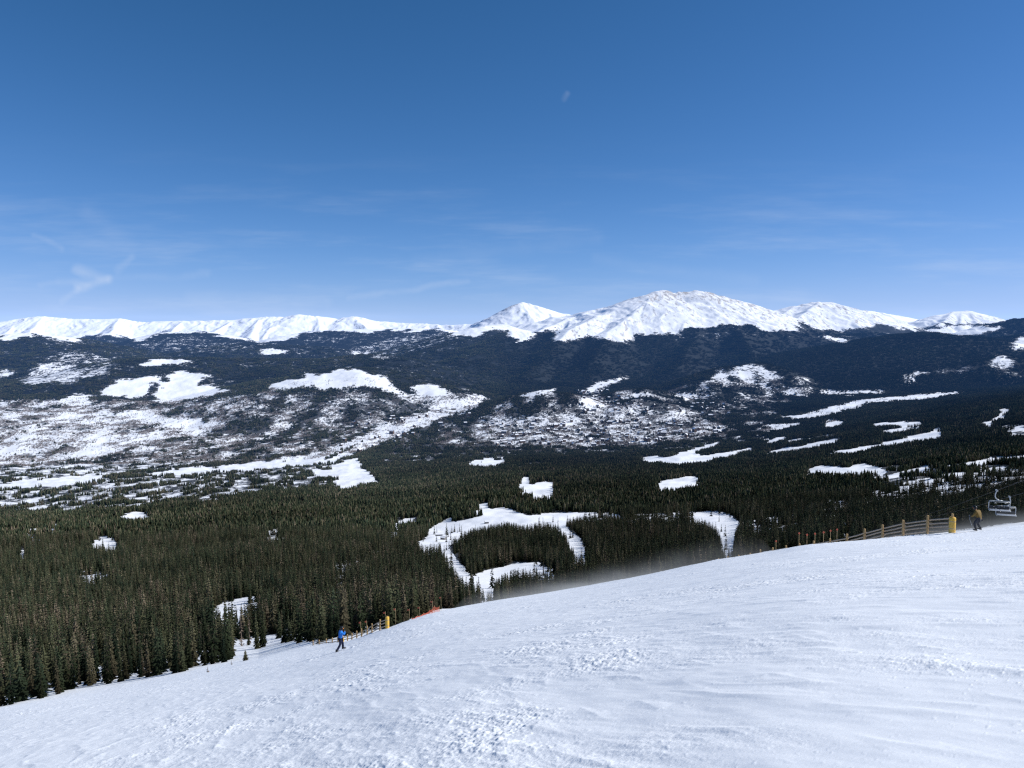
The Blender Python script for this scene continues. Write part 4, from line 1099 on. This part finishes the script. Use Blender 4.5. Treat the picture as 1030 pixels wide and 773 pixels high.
def chair(loc, yaw, label, flip):
    root = empty('lift_chair', loc, yaw, label, 'lift chair', 'empty chairs of the chairlift')
    s = -1 if flip else 1
    # grip
    mb = MB(); mb.box((0, 0, -.02), (.16, .62, .2)); mb.tube([(-.12, -.24, .02), (.12, -.24, .02)], .11, 10); mb.tube([(-.12, .24, .02), (.12, .24, .02)], .11, 10)
    obj('grip', mb.mesh('grip', M['steel']), root)
    # curved hanger arm
    mb = MB(); mb.tube([(0, 0, -.1), (s * -.08, 0, -.35), (s * -.16, 0, -.7), (s * -.14, 0, -1.05), (s * .02, 0, -1.32), (s * .28, 0, -1.5), (s * .45, 0, -1.55)], [.075, .075, .075, .075, .075, .075, .07], 10)
    obj('hanger_arm', mb.mesh('hanger_arm', M['steel'], True), root)
    cx = s * .45
    # loop frame: top bar, two bent sides
    w = 1.42
    pts = []
    for a in range(0, 7): t = math.pi / 2 * a / 6; pts.append((cx - w + .28 - .28 * math.sin(t), 0, -1.62 - .28 + .28 * math.cos(t)))
    left = pts
    L_ = [(cx, 0, -1.62)] + left + [(cx - w, .05, -2.55), (cx - w, -.05, -3.0), (cx - w, -.55, -3.08)]
    Rr = [(2 * cx - p[0], p[1], p[2]) for p in L_]
    mb = MB(); mb.tube(L_, .06, 9); mb.tube(Rr, .06, 9); mb.box((cx, 0, -1.57), (.9, .18, .12))
    obj('frame', mb.mesh('frame', M['steel'], True), root)
    # seat: one long padded bench with soft front edge
    mb = MB(); n = 8; prof = [(-.60, -3.02), (-.62, -2.93), (-.55, -2.87), (-.2, -2.90), (0.02, -2.92), (.06, -3.0), (0, -3.05), (-.5, -3.08)]
    vs = []; fs = []
    for i in range(n + 1):
        xx = cx - w + .08 + (2 * w - .16) * i / n
        vs += [(xx, a, b) for a, b in prof]
    m_ = len(prof)
    for i in range(n):
        for k in range(m_): fs.append((i * m_ + k, i * m_ + (k + 1) % m_, (i + 1) * m_ + (k + 1) % m_, (i + 1) * m_ + k))
    fs += [tuple(range(m_)), tuple(n * m_ + k for k in range(m_))[::-1]]
    mb.add(vs, fs); obj('seat', mb.mesh('seat', M['seat']), root)
    for k in range(4):
        mb = MB(); xx = cx - w + .38 + k * (2 * w - .76) / 3
        mb.box((xx, .10, -2.62), (.60, .06, .40), Matrix.Rotation(-.12, 3, 'X')); mb.box((xx, .125, -2.44), (.52, .05, .06))
        obj('backrest', mb.mesh('backrest', M['pad']), root)
    mb = MB(); mb.tube([(cx - w, .05, -2.45), (cx - w + .05, .14, -2.62), (cx + w - .05, .14, -2.62), (cx + w, .05, -2.45)], .03, 7)
    obj('back_bar', mb.mesh('back_bar', M['steel'], True), root)
    # raised restraint bar with foot rests
    mb = MB(); mb.tube([(cx - w + .12, 0, -1.75), (cx - w + .12, -.42, -1.72), (cx + w - .12, -.42, -1.72), (cx + w - .12, 0, -1.75)], .03, 7)
    for k in (-.7, .7): mb.tube([(cx + k, -.42, -1.72), (cx + k, -.62, -1.86), (cx + k + .18, -.62, -1.86)], .025, 6); mb.tube([(cx + k, -.62, -1.86), (cx + k - .18, -.62, -1.86)], .025, 6)
    obj('restraint_bar', mb.mesh('restraint_bar', M['steel'], True), root)
chair(r1a, R(-18), 'grey empty lift chair with curved hanger, left and higher of the two at right edge', False)
chair(r2a, R(-18), 'grey empty lift chair, right and lower of the two, half hidden by the snow brow', True)

# ------------------------------------------------------------------ people
def skin_mesh(name, joints, bones, mat, sub=2):
    """joints: name -> (co, (rx, ry)); one continuous surface grown along the bones"""
    keys = list(joints); idx = {k: i for i, k in enumerate(keys)}
    me = bpy.data.meshes.new(name); me.from_pydata([joints[k][0] for k in keys], [(idx[a], idx[b]) for a, b in bones], [])
    o = bpy.data.objects.new(name, me); col.objects.link(o)
    sk = o.modifiers.new('skin', 'SKIN'); sk.use_smooth_shade = True
    for k in keys:
        sv = me.skin_vertices[0].data[idx[k]]; r = joints[k][1]
        sv.radius = r if isinstance(r, tuple) else (r, r); sv.use_root = (idx[k] == 0)
    ss = o.modifiers.new('sub', 'SUBSURF'); ss.levels = sub; ss.render_levels = sub
    dg = bpy.context.evaluated_depsgraph_get(); dg.update()
    out = bpy.data.meshes.new_from_object(o.evaluated_get(dg))
    bpy.data.objects.remove(o)
    out.materials.clear(); out.materials.append(mat)
    out.polygons.foreach_set('use_smooth', np.ones(len(out.polygons), bool))
    out.name = name
    return out

def hand_parts(wrist, direction, side, palm, mat, root):
    """glove: palm with four curled fingers and a thumb leaving its side, one continuous skin per finger rooted in the palm"""
    w = Vector(wrist); d = Vector(direction).normalized(); s = Vector(side).normalized(); n = d.cross(s).normalized()
    J = {'w': (w, .032), 'p1': (w + d * .05, (.046, .028)), 'p2': (w + d * .095, (.046, .026))}
    B = [('w', 'p1'), ('p1', 'p2')]
    for k, (off, L) in enumerate(((-.034, .070), (-.011, .080), (.012, .076), (.034, .060))):
        a = w + d * .10 + s * off
        J[f'f{k}a'] = (a, .0125); J[f'f{k}b'] = (a + d * L * .5 + n * .012, .0115); J[f'f{k}c'] = (a + d * L * .85 + n * .036, .010)
        B += [('p2', f'f{k}a'), (f'f{k}a', f'f{k}b'), (f'f{k}b', f'f{k}c')]
    t = w + d * .04 - s * .05
    J['ta'] = (t, .014); J['tb'] = (t + d * .035 - s * .018 + n * .012, .0125); J['tc'] = (t + d * .062 - s * .014 + n * .028, .011)
    B += [('p1', 'ta'), ('ta', 'tb'), ('tb', 'tc')]
    obj('glove', skin_mesh('glove', J, B, mat, 1), root)

def person(loc, yaw, label, P, jacket, trousers, poles=False):
    """P: joint positions in the person's own frame (+y is where the chest faces)"""
    root = empty('person', loc, yaw, label, 'person')
    V = {k: Vector(v) for k, v in P.items()}
    mid = lambda a, b, t=.5: V[a].lerp(V[b], t)
    up = (V['head'] - V['neck']).normalized()
    # body with face, continuous from feet to crown
    J = {'pelvis': (V['pelvis'], (.145, .11)), 'waist': (V['waist'], (.135, .10)), 'chest': (V['chest'], (.155, .11)), 'neck0': (V['neck'] - up * .05, .065), 'neck': (V['neck'], .056),
         'jaw': (V['head'] - up * .055 + Vector((0, .022, 0)), (.066, .074)), 'head': (V['head'] + up * .03, (.076, .092)), 'crown': (V['head'] + up * .10, (.056, .066))}
    B = [('pelvis', 'waist'), ('waist', 'chest'), ('chest', 'neck0'), ('neck0', 'neck'), ('neck', 'jaw'), ('jaw', 'head'), ('head', 'crown')]
    for s in 'lr':
        J |= {'sh' + s: (V['sh' + s], .066), 'el' + s: (V['el' + s], .046), 'wr' + s: (V['wr' + s], .032),
              'hip' + s: (V['hip' + s], .096), 'kn' + s: (V['kn' + s], .062), 'an' + s: (V['an' + s], .045)}
        B += [('chest', 'sh' + s), ('sh' + s, 'el' + s), ('el' + s, 'wr' + s), ('pelvis', 'hip' + s), ('hip' + s, 'kn' + s), ('kn' + s, 'an' + s)]
    obj('body', skin_mesh('body', J, B, M['skin']), root)
    h = V['head']
    mb = MB(); mb.ball(h + Vector((0, .105, -.03)), .017, 8, 6, (.8, 1.2, 1.5)); obj('nose', mb.mesh('nose', M['skin'], True), root)
    mb = MB(); mb.ball(h + Vector((0, .088, -.078)), .02, 8, 5, (1.2, .5, .3)); obj('mouth', mb.mesh('mouth', M['lens'], True), root)
    for s in (-1, 1):
        mb = MB(); mb.ball(h + Vector((s * .034, .086, .014)), .013); obj('eye', mb.mesh('eye', M['black'], True), root)
    # helmet shell with brim and ear covers
    mb = MB(); mb.ball(h + up * .06 + Vector((0, -.012, 0)), .128, 16, 10, (.92, 1.08, .95)); mb.ball(h + up * .075 + Vector((0, .10, 0)), .07, 10, 6, (1.1, .7, .3))
    for s in (-1, 1): mb.ball(h + Vector((s * .085, -.01, -.03)), .055, 10, 6, (.55, 1, 1.25))
    obj('helmet', mb.mesh('helmet', M['black'], True), root)
    mb = MB(); mb.tube([h + Vector((.112 * math.sin(a), .118 * math.cos(a), .018)) for a in np.linspace(-1.0, 1.0, 9)], [.022, .034, .038, .038, .034, .038, .038, .034, .022], 10)
    obj('goggles', mb.mesh('goggles', M['lens'], True), root)
    # jacket
    hem = V['pelvis'] - Vector((0, 0, .07))
    J = {'waist': (V['waist'], (.175, .135)), 'chest': (V['chest'], (.195, .148)), 'collar': (V['neck'] - up * .035, .098), 'colt': (V['neck'] + up * .02, .085), 'pel': (V['pelvis'], (.19, .15)), 'hem': (hem, (.20, .16))}
    B = [('hem', 'pel'), ('pel', 'waist'), ('waist', 'chest'), ('chest', 'collar'), ('collar', 'colt')]
    for s in 'lr':
        J |= {'sh' + s: (V['sh' + s], .098), 'ua' + s: (mid('sh' + s, 'el' + s), .088), 'el' + s: (V['el' + s], .078), 'fa' + s: (mid('el' + s, 'wr' + s), .068), 'wr' + s: (mid('el' + s, 'wr' + s, .93), .056)}
        B += [('chest', 'sh' + s), ('sh' + s, 'ua' + s), ('ua' + s, 'el' + s), ('el' + s, 'fa' + s), ('fa' + s, 'wr' + s)]
    obj('jacket', skin_mesh('jacket', J, B, jacket), root)
    # trousers
    J = {'pelvis': (V['pelvis'] - Vector((0, 0, .03)), (.165, .135))}; B = []
    for s in 'lr':
        J |= {'hip' + s: (V['hip' + s], .118), 'th' + s: (mid('hip' + s, 'kn' + s), .108), 'kn' + s: (V['kn' + s], .09), 'ca' + s: (mid('kn' + s, 'an' + s), .088), 'an' + s: (mid('kn' + s, 'an' + s, .95), .092)}
        B += [('pelvis', 'hip' + s), ('hip' + s, 'th' + s), ('th' + s, 'kn' + s), ('kn' + s, 'ca' + s), ('ca' + s, 'an' + s)]
    obj('trousers', skin_mesh('trousers', J, B, trousers), root)
    for s in 'lr':
        a = V['an' + s]
        mb = MB(); mb.tube([a + Vector((0, -.02, .10)), a + Vector((0, -.015, .0)), a + Vector((0, 0, -.08))], [.078, .075, .07], 12)
        mb.tube([a + Vector((0, -.09, -.055)), a + Vector((0, .05, -.055)), a + Vector((0, .16, -.062)), a + Vector((0, .20, -.07))], [.05, .055, .048, .03], 10)
        obj('boot', mb.mesh('boot', M['black'], True), root)
        d = V['wr' + s] - V['el' + s]
        hand_parts(V['wr' + s] - d.normalized() * .01, d, Vector((0, 1, .1)).cross(d) * (1 if s == 'l' else -1), None, M['black'], root)
        if poles:
            p = V['wr' + s] + d.normalized() * .09
            mb = MB(); mb.tube([p + Vector((0, .04, .14)), p + Vector((0, -.02, -.2)), p + Vector((0, -.30, -.85))], [.016, .011, .008], 7)
            mb.tube([p + Vector((0, -.27, -.775)), p + Vector((0, -.277, -.79))], .045, 10)
            obj('ski_pole', mb.mesh('ski_pole', M['steel'], True), root)
    return root

# left: striding up to the right, one hand raised to the goggles
p1 = ray_ground(342.5, 53)
person((p1[0], p1[1], p1[2] + .02), R(-62), 'person in bright blue jacket and navy trousers standing on the slope, hand raised to goggles', dict(
    pelvis=(0, 0, .90), waist=(0, .02, 1.06), chest=(0, .05, 1.27), neck=(0, .08, 1.47), head=(0, .11, 1.60),
    shl=(-.19, .05, 1.38), ell=(-.27, .10, 1.12), wrl=(-.20, .27, .98), shr=(.19, .05, 1.38), elr=(.28, .24, 1.24), wrr=(.13, .29, 1.46),
    hipl=(-.10, 0, .86), knl=(-.15, .20, .52), anl=(-.17, .24, .12), hipr=(.10, 0, .86), knr=(.16, -.06, .50), anr=(.19, -.32, .10)), M['blue'], M['navy'])
p2 = ray_ground(983.5, 51)
person((p2[0], p2[1], p2[2] + .02), R(28), 'person in mustard brown jacket and black helmet skiing off behind the snow brow at right', dict(
    pelvis=(0, -.08, .84), waist=(0, -.02, 1.0), chest=(0, .08, 1.20), neck=(0, .17, 1.38), head=(0, .24, 1.49),
    shl=(-.20, .08, 1.31), ell=(-.36, .10, 1.07), wrl=(-.36, .30, .94), shr=(.20, .08, 1.31), elr=(.38, .08, 1.08), wrr=(.42, .28, .93),
    hipl=(-.11, -.06, .81), knl=(-.19, .14, .47), anl=(-.24, .0, .12), hipr=(.11, -.06, .81), knr=(.19, .14, .47), anr=(.26, .0, .12)), M['mustard'], M['char'], poles=True)

# ------------------------------------------------------------------ huts and town
def hut(px, d, w, dp, hh, yaw, label):
    p = ray_ground(px, d)
    root = empty('lift_hut', p, yaw, label, 'hut')
    mb = MB(); mb.box((0, 0, hh / 2 - .5), (w, dp, hh + 1)); mb.add([(-w / 2, -dp / 2, hh), (-w / 2, dp / 2, hh), (-w / 2, 0, hh + 1.6), (w / 2, -dp / 2, hh), (w / 2, dp / 2, hh), (w / 2, 0, hh + 1.6)], [(0, 2, 1), (3, 4, 5)])
    obj('wall', mb.mesh('wall', M['wall2']), root)
    mb = MB()
    for s in (-1, 1):
        an = math.atan2(1.6, dp / 2) * -s; L = math.hypot(1.6, dp / 2) + .5
        mb.box((0, s * (dp / 4 + .12), hh + .92), (w + .8, L, .25), Matrix.Rotation(an, 3, 'X'))
    obj('roof', mb.mesh('roof', M['roofsnow']), root)
    for k in (-1, 0, 1):
        mb = MB(); mb.box((k * w * .28, -dp / 2 - .03, hh * .55), (w * .16, .08, hh * .35)); obj('window', mb.mesh('window', M['glass']), root)
hut(441.5, 1010, 9, 7, 3.6, R(12), 'larger grey lift hut with snowy roof, upper of two on the forest piste')
hut(446, 930, 6, 5, 3.0, R(-20), 'small grey lift hut with snowy roof, lower of two on the forest piste')
hut(489.5, 1120, 6, 4, 3.0, R(15), 'small dark hut at the bright upper end of the forest piste')

def house_mesh(k):
    r = random.Random(k); w, dp, hh, rh = r.uniform(10, 24), r.uniform(8, 13), r.uniform(7, 13), r.uniform(2.5, 4.5)
    mb = MB(); mb.box((0, 0, hh / 2 - 1), (w, dp, hh + 2)); nf = len(mb.f)
    mb.add([(-w / 2, -dp / 2, hh), (-w / 2, dp / 2, hh), (-w / 2, 0, hh + rh), (w / 2, -dp / 2, hh), (w / 2, dp / 2, hh), (w / 2, 0, hh + rh)], [(0, 2, 1), (3, 4, 5)]); n1 = len(mb.f)
    for s in (-1, 1):
        an = math.atan2(rh, dp / 2) * -s; L = math.hypot(rh, dp / 2) + .9
        mb.box((0, s * (dp / 4 + .2), hh + rh / 2 + .25), (w + 1.4, L, .5), Matrix.Rotation(an, 3, 'X'))
    mb.box((w * .2, dp * .1, hh + rh), (1, 1, 2.4)); n2 = len(mb.f)
    mi = [0] * n1 + [1] * (n2 - n1 - 6) + [0] * 6
    # windows on the long sides
    for s in (-1, 1):
        for q in (-.3, 0, .3):
            mb.box((q * w, s * (dp / 2 + .04), hh * .6), (w * .14, .1, hh * .28)); mi += [2] * 6
    return mesh_from('house', mb.v, mb.f, [M['wall'] if k % 3 else M['wall2'], M['roofsnow'], M['glass']], mi)
HM = [house_mesh(k) for k in range(6)]
TOWN = [[(490, 426), (545, 420), (615, 420), (690, 424), (735, 434), (700, 442), (600, 450), (500, 448)], [(560, 372), (632, 372), (640, 384), (600, 398), (560, 392)], [(583, 400), (622, 400), (640, 422), (590, 424)], [(350, 420), (470, 404), (480, 425), (400, 446), (340, 462)], [(640, 405), (720, 400), (740, 420), (660, 424)]]
WT = [150, 25, 30, 45, 30]
cx_, cy_ = [], []
gxx = rng.uniform(-.35, .5, 60000); gd = rng.uniform(4200, 7300, 60000)
gxw = gxx * gd; gzz = ground(gxw, gd); gpx, gpy = proj(gxw, gd, gzz)
lab = ['small snow-roofed house among many in the town at the valley centre', 'snow-roofed house on the wooded hillside above the town', 'snow-roofed house in the bright clearing just above the town', 'snow-roofed house along the valley road left of the town', 'snow-roofed house scattered right of the town below the rocky snow hill']
grp = ['houses of the valley town', 'houses on the hillside above the town', 'houses in the clearing above the town', 'houses along the valley road', 'houses right of the town']
for T, n, lb, gr in zip(TOWN, WT, lab, grp):
    idx = np.nonzero(inpoly(gpx, gpy, T))[0][:n]
    for i in idx:
        o = obj('house', HM[random.randrange(6)], None, (gxw[i], gd[i], gzz[i] + .3))
        s = random.uniform(.9, 1.7); o.scale = (s, s, s); o.rotation_euler = (0, 0, random.uniform(-.5, .5) + random.choice((0, 1.57)))
        tag(o, lb, 'house', gr)

# ------------------------------------------------------------------ blowing snow along the brow (a thin glowing volume lying on the slope)
def spindrift(name, pxs, d_in, d_out, hgt, dens, label, tail=(.2, .62)):
    nx, ny = len(pxs), 10
    V = []; Fc = []
    for a in pxs:
        bd = float(brow(np.array([float(a)]))[1][0])
        for j in range(ny):
            d = bd + d_in + (d_out - d_in) * j / (ny - 1)
            x_, y_, z_ = ray_ground(float(a), d)
            V.append((x_, y_, z_ - .25))
    n = len(V)
    for i, a in enumerate(pxs):
        for j in range(ny):
            p = V[i * ny + j]; e = math.sin(math.pi * j / (ny - 1)) ** .5 * math.sin(math.pi * i / (nx - 1)) ** .4
            V.append((p[0], p[1], p[2] + .26 + hgt * e))
    for i in range(nx - 1):
        for j in range(ny - 1):
            q = (i * ny + j, i * ny + j + 1, (i + 1) * ny + j + 1, (i + 1) * ny + j)
            Fc.append(q[::-1]) ; Fc.append(tuple(k + n for k in q))
    ring = [i * ny for i in range(nx)] + [(nx - 1) * ny + j for j in range(1, ny)] + [i * ny + ny - 1 for i in range(nx - 2, -1, -1)] + [j for j in range(ny - 2, 0, -1)]
    for a, b in zip(ring, ring[1:] + ring[:1]): Fc.append((a, b, b + n, a + n))
    # ground height under the veil as a quadratic, so the density can thin out with height
    G = np.array(V[:n]); xo, yo = G[:, 0].mean(), G[:, 1].mean()
    A = lambda X_, Y_: np.stack([np.ones_like(X_), X_, Y_, X_ * Y_, X_ * X_, Y_ * Y_], 1)
    cf = np.linalg.lstsq(A(G[:, 0] - xo, G[:, 1] - yo), G[:, 2] + .25, rcond=None)[0]
    m, nt = new_mat('blowing_snow')
    geo = N(nt, 'ShaderNodeNewGeometry')
    sp = N(nt, 'ShaderNodeSeparateXYZ', inp={0: geo.outputs['Position']})
    X_ = math_n(nt, 'SUBTRACT', sp.outputs[0], float(xo)); Y_ = math_n(nt, 'SUBTRACT', sp.outputs[1], float(yo))
    zf = math_n(nt, 'MULTIPLY_ADD', X_, float(cf[1]), float(cf[0])); zf = math_n(nt, 'MULTIPLY_ADD', Y_, float(cf[2]), zf)
    zf = math_n(nt, 'MULTIPLY_ADD', math_n(nt, 'MULTIPLY', X_, Y_), float(cf[3]), zf)
    zf = math_n(nt, 'MULTIPLY_ADD', math_n(nt, 'MULTIPLY', X_, X_), float(cf[4]), zf); zf = math_n(nt, 'MULTIPLY_ADD', math_n(nt, 'MULTIPLY', Y_, Y_), float(cf[5]), zf)
    hh = math_n(nt, 'MAXIMUM', math_n(nt, 'SUBTRACT', sp.outputs[2], zf), 0.0)
    fall = math_n(nt, 'POWER', math_n(nt, 'MAXIMUM', math_n(nt, 'SUBTRACT', 1.0, math_n(nt, 'DIVIDE', hh, hgt)), 0.0), 2.6)
    xa, xb = float(G[:, 0].min() - xo), float(G[:, 0].max() - xo)
    e1 = N(nt, 'ShaderNodeMapRange', interpolation_type='SMOOTHSTEP', inp={'Value': X_, 'From Min': xa, 'From Max': xa + .5 * (xb - xa)})
    e2 = N(nt, 'ShaderNodeMapRange', interpolation_type='SMOOTHSTEP', inp={'Value': X_, 'From Min': xb - tail[0] * (xb - xa), 'From Max': xb - tail[1] * (xb - xa)})
    ends = math_n(nt, 'MULTIPLY', e1.outputs[0], e2.outputs[0])
    mp = N(nt, 'ShaderNodeMapping', inp={'Vector': geo.outputs['Position'], 'Scale': (.11, .16, .8)})
    nz = noise(nt, mp.outputs[0], 1.0, 4, .6)
    mr = N(nt, 'ShaderNodeMapRange', interpolation_type='SMOOTHSTEP', inp={'Value': nz, 'From Min': .36, 'From Max': .70, 'To Min': dens * .06, 'To Max': dens})
    dn = math_n(nt, 'MULTIPLY', math_n(nt, 'MULTIPLY', mr.outputs[0], ends), fall)
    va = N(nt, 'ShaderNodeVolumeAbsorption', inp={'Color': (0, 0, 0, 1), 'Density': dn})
    ve = N(nt, 'ShaderNodeEmission', inp={'Color': (.56, .61, .69, 1), 'Strength': math_n(nt, 'MULTIPLY', dn, .95)})  # emission stands in for sunlight scattered by the snow grains
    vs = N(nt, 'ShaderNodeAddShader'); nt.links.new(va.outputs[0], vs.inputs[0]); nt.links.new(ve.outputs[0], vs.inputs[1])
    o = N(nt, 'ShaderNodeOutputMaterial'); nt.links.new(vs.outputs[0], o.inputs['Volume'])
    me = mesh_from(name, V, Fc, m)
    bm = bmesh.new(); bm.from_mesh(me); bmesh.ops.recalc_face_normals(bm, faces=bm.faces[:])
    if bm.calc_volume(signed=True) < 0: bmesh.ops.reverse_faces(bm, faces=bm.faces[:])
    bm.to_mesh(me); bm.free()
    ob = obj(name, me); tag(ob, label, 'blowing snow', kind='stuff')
SPIN = True
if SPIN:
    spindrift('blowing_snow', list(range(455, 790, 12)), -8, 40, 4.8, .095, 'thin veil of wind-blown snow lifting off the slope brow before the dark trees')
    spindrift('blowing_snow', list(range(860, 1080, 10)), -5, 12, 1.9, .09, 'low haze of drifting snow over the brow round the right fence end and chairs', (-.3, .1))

# ------------------------------------------------------------------ valley haze
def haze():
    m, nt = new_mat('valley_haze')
    vs = N(nt, 'ShaderNodeEmission', inp={'Color': (.105, .35, 1.0, 1), 'Strength': HAZE})   # airlight imitated by an even volume glow, building up with distance
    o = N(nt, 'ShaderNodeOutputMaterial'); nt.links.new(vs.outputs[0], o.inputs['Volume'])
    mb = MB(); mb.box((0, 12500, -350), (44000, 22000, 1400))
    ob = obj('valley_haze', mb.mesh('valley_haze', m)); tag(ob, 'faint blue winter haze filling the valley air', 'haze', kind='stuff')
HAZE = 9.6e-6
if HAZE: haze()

# ------------------------------------------------------------------ sun, sky, camera
AZ, EL = R(86), R(38)
S = Vector((math.sin(AZ) * math.cos(EL), math.cos(AZ) * math.cos(EL), math.sin(EL)))
sl = bpy.data.lights.new('sun', 'SUN'); sl.energy = 5.0; sl.angle = R(.53); sl.color = (1.0, .975, .935)
so = bpy.data.objects.new('sun', sl); link(so); so.rotation_euler = S.to_track_quat('Z', 'Y').to_euler(); so.location = (200, 0, 200)

SKYFIT = ((1.38, .90), (1.02, .85), (1.13, 1.36))
world = bpy.data.worlds.new('World'); scene.world = world; world.use_nodes = True
nt = world.node_tree; nt.nodes.clear()
sky = nt.nodes.new('ShaderNodeTexSky'); sky.sky_type = 'NISHITA'; sky.sun_disc = False
sky.sun_elevation = EL; sky.sun_rotation = AZ; sky.altitude = 3600; sky.air_density = 1.0; sky.dust_density = .15; sky.ozone_density = 1.5
tc = N(nt, 'ShaderNodeTexCoord'); sx = N(nt, 'ShaderNodeSeparateXYZ', inp={0: tc.outputs['Generated']})
yy = math_n(nt, 'MAXIMUM', sx.outputs[1], .05)
ca = math_n(nt, 'DIVIDE', sx.outputs[0], yy); ce = math_n(nt, 'DIVIDE', sx.outputs[2], yy)
cv = N(nt, 'ShaderNodeCombineXYZ', inp={0: ca, 1: ce})
# thin cirrus: streaky veil low in the sky
mp = N(nt, 'ShaderNodeMapping', inp={'Vector': cv.outputs[0], 'Rotation': (0, 0, R(-6)), 'Scale': (2.2, 17, 1)})
n1 = noise(nt, mp.outputs[0], 1.3, 5, .62)
veil = N(nt, 'ShaderNodeMapRange', interpolation_type='SMOOTHSTEP', inp={'Value': n1, 'From Min': .45, 'From Max': .78}).outputs[0]
low = N(nt, 'ShaderNodeMapRange', interpolation_type='SMOOTHSTEP', inp={'Value': ce, 'From Min': .26, 'From Max': .04}).outputs[0]
cloud = math_n(nt, 'MULTIPLY', math_n(nt, 'MULTIPLY', veil, low), .27)
wn = N(nt, 'ShaderNodeTexNoise', inp={'Scale': 26.0, 'Detail': 4.0}); nt.links.new(cv.outputs[0], wn.inputs['Vector'])
wob = N(nt, 'ShaderNodeVectorMath', operation='MULTIPLY_ADD', inp={0: wn.outputs['Color'], 1: (.014, .014, 0), 2: (-.007, -.007, 0)})
cw = N(nt, 'ShaderNodeVectorMath', operation='ADD', inp={0: cv.outputs[0], 1: wob.outputs[0]}).outputs[0]
def wisp(a, b, width, amt):
    global cloud
    (ua, va), (ub, vb) = uv_of(*a), uv_of(*b)
    A = (float(ua), -float(va), 0); Bv = (float(ub - ua), -float(vb - va), 0); L2 = Bv[0] ** 2 + Bv[1] ** 2
    d = N(nt, 'ShaderNodeVectorMath', operation='SUBTRACT', inp={0: cw, 1: A}).outputs[0]
    t = math_n(nt, 'DIVIDE', N(nt, 'ShaderNodeVectorMath', operation='DOT_PRODUCT', inp={0: d, 1: Bv}).outputs['Value'], L2, clamp=True)
    pr = N(nt, 'ShaderNodeVectorMath', operation='SCALE', inp={0: Bv}); nt.links.new(t, pr.inputs['Scale'])
    df = N(nt, 'ShaderNodeVectorMath', operation='DISTANCE', inp={0: d, 1: pr.outputs[0]}).outputs['Value']
    w = N(nt, 'ShaderNodeMapRange', interpolation_type='SMOOTHSTEP', inp={'Value': df, 'From Min': width / F, 'From Max': 0.0, 'To Max': amt}).outputs[0]
    w = math_n(nt, 'MULTIPLY', w, math_n(nt, 'MULTIPLY_ADD', wn.outputs[0], 1.6, -.15))
    cloud = math_n(nt, 'ADD', cloud, w)
for q in [((36, 236), (62, 249), 5, .13), ((76, 269), (108, 283), 8, .30), ((108, 283), (78, 291), 7, .28), ((80, 290), (62, 302), 5, .18), ((40, 288), (90, 285), 5, .12), ((118, 274), (133, 258), 6, .14), ((90, 215), (128, 245), 16, .07),
          ((350, 299), (470, 284), 5, .16), ((60, 284), (210, 276), 6, .09), ((190, 296), (330, 305), 9, .10), ((420, 262), (600, 240), 12, .06), ((600, 262), (760, 282), 10, .06), ((566, 99), (570, 94), 5, .16)]: wisp(*q)
cloud = math_n(nt, 'MAXIMUM', cloud, 0.0)
# colour response of the high, dry air: deeper blue overhead than the plain model
sr = N(nt, 'ShaderNodeSeparateXYZ', inp={0: sky.outputs[0]})
cc = N(nt, 'ShaderNodeCombineXYZ')
for k, (g, a) in enumerate(SKYFIT):
    v = math_n(nt, 'MULTIPLY', math_n(nt, 'POWER', math_n(nt, 'MULTIPLY', sr.outputs[k], .1), g), a)
    v = math_n(nt, 'MULTIPLY', math_n(nt, 'DIVIDE', v, math_n(nt, 'MULTIPLY_ADD', math_n(nt, 'MULTIPLY', v, v), (1.3, .6, .25)[k], 1.0)), 10)
    nt.links.new(v, cc.inputs[k])
skyc = mixc(nt, cloud, cc.outputs[0], (6.6, 7.4, 8.8))
bg = N(nt, 'ShaderNodeBackground', inp={'Color': skyc, 'Strength': .10})
wo = N(nt, 'ShaderNodeOutputWorld'); nt.links.new(bg.outputs[0], wo.inputs[0])

cam = bpy.data.cameras.new('camera'); cam.sensor_fit = 'HORIZONTAL'; cam.sensor_width = 36; cam.lens = 36 * F / W
cam.clip_start = .1; cam.clip_end = 80000
co = bpy.data.objects.new('camera', cam); link(co); co.location = (0, 0, 0); co.rotation_euler = (math.pi / 2 - TH, 0, 0)
scene.camera = co
scene.view_settings.view_transform = 'Standard'; scene.view_settings.look = 'None'; scene.view_settings.exposure = 0; scene.view_settings.gamma = 1
scene.cycles.max_bounces = 5; scene.cycles.diffuse_bounces = 3; scene.cycles.volume_bounces = 1; scene.cycles.transparent_max_bounces = 8
scene.cycles.volume_step_rate = 2.0
scene.cycles.use_denoising = False; scene.cycles.denoiser = 'OPENIMAGEDENOISE'; scene.cycles.denoising_input_passes = 'RGB_ALBEDO_NORMAL'; scene.cycles.denoising_prefilter = 'ACCURATE'
scene.cycles.pixel_filter_type = 'BLACKMAN_HARRIS'; scene.cycles.filter_width = 1.3
scene.render.film_transparent = False
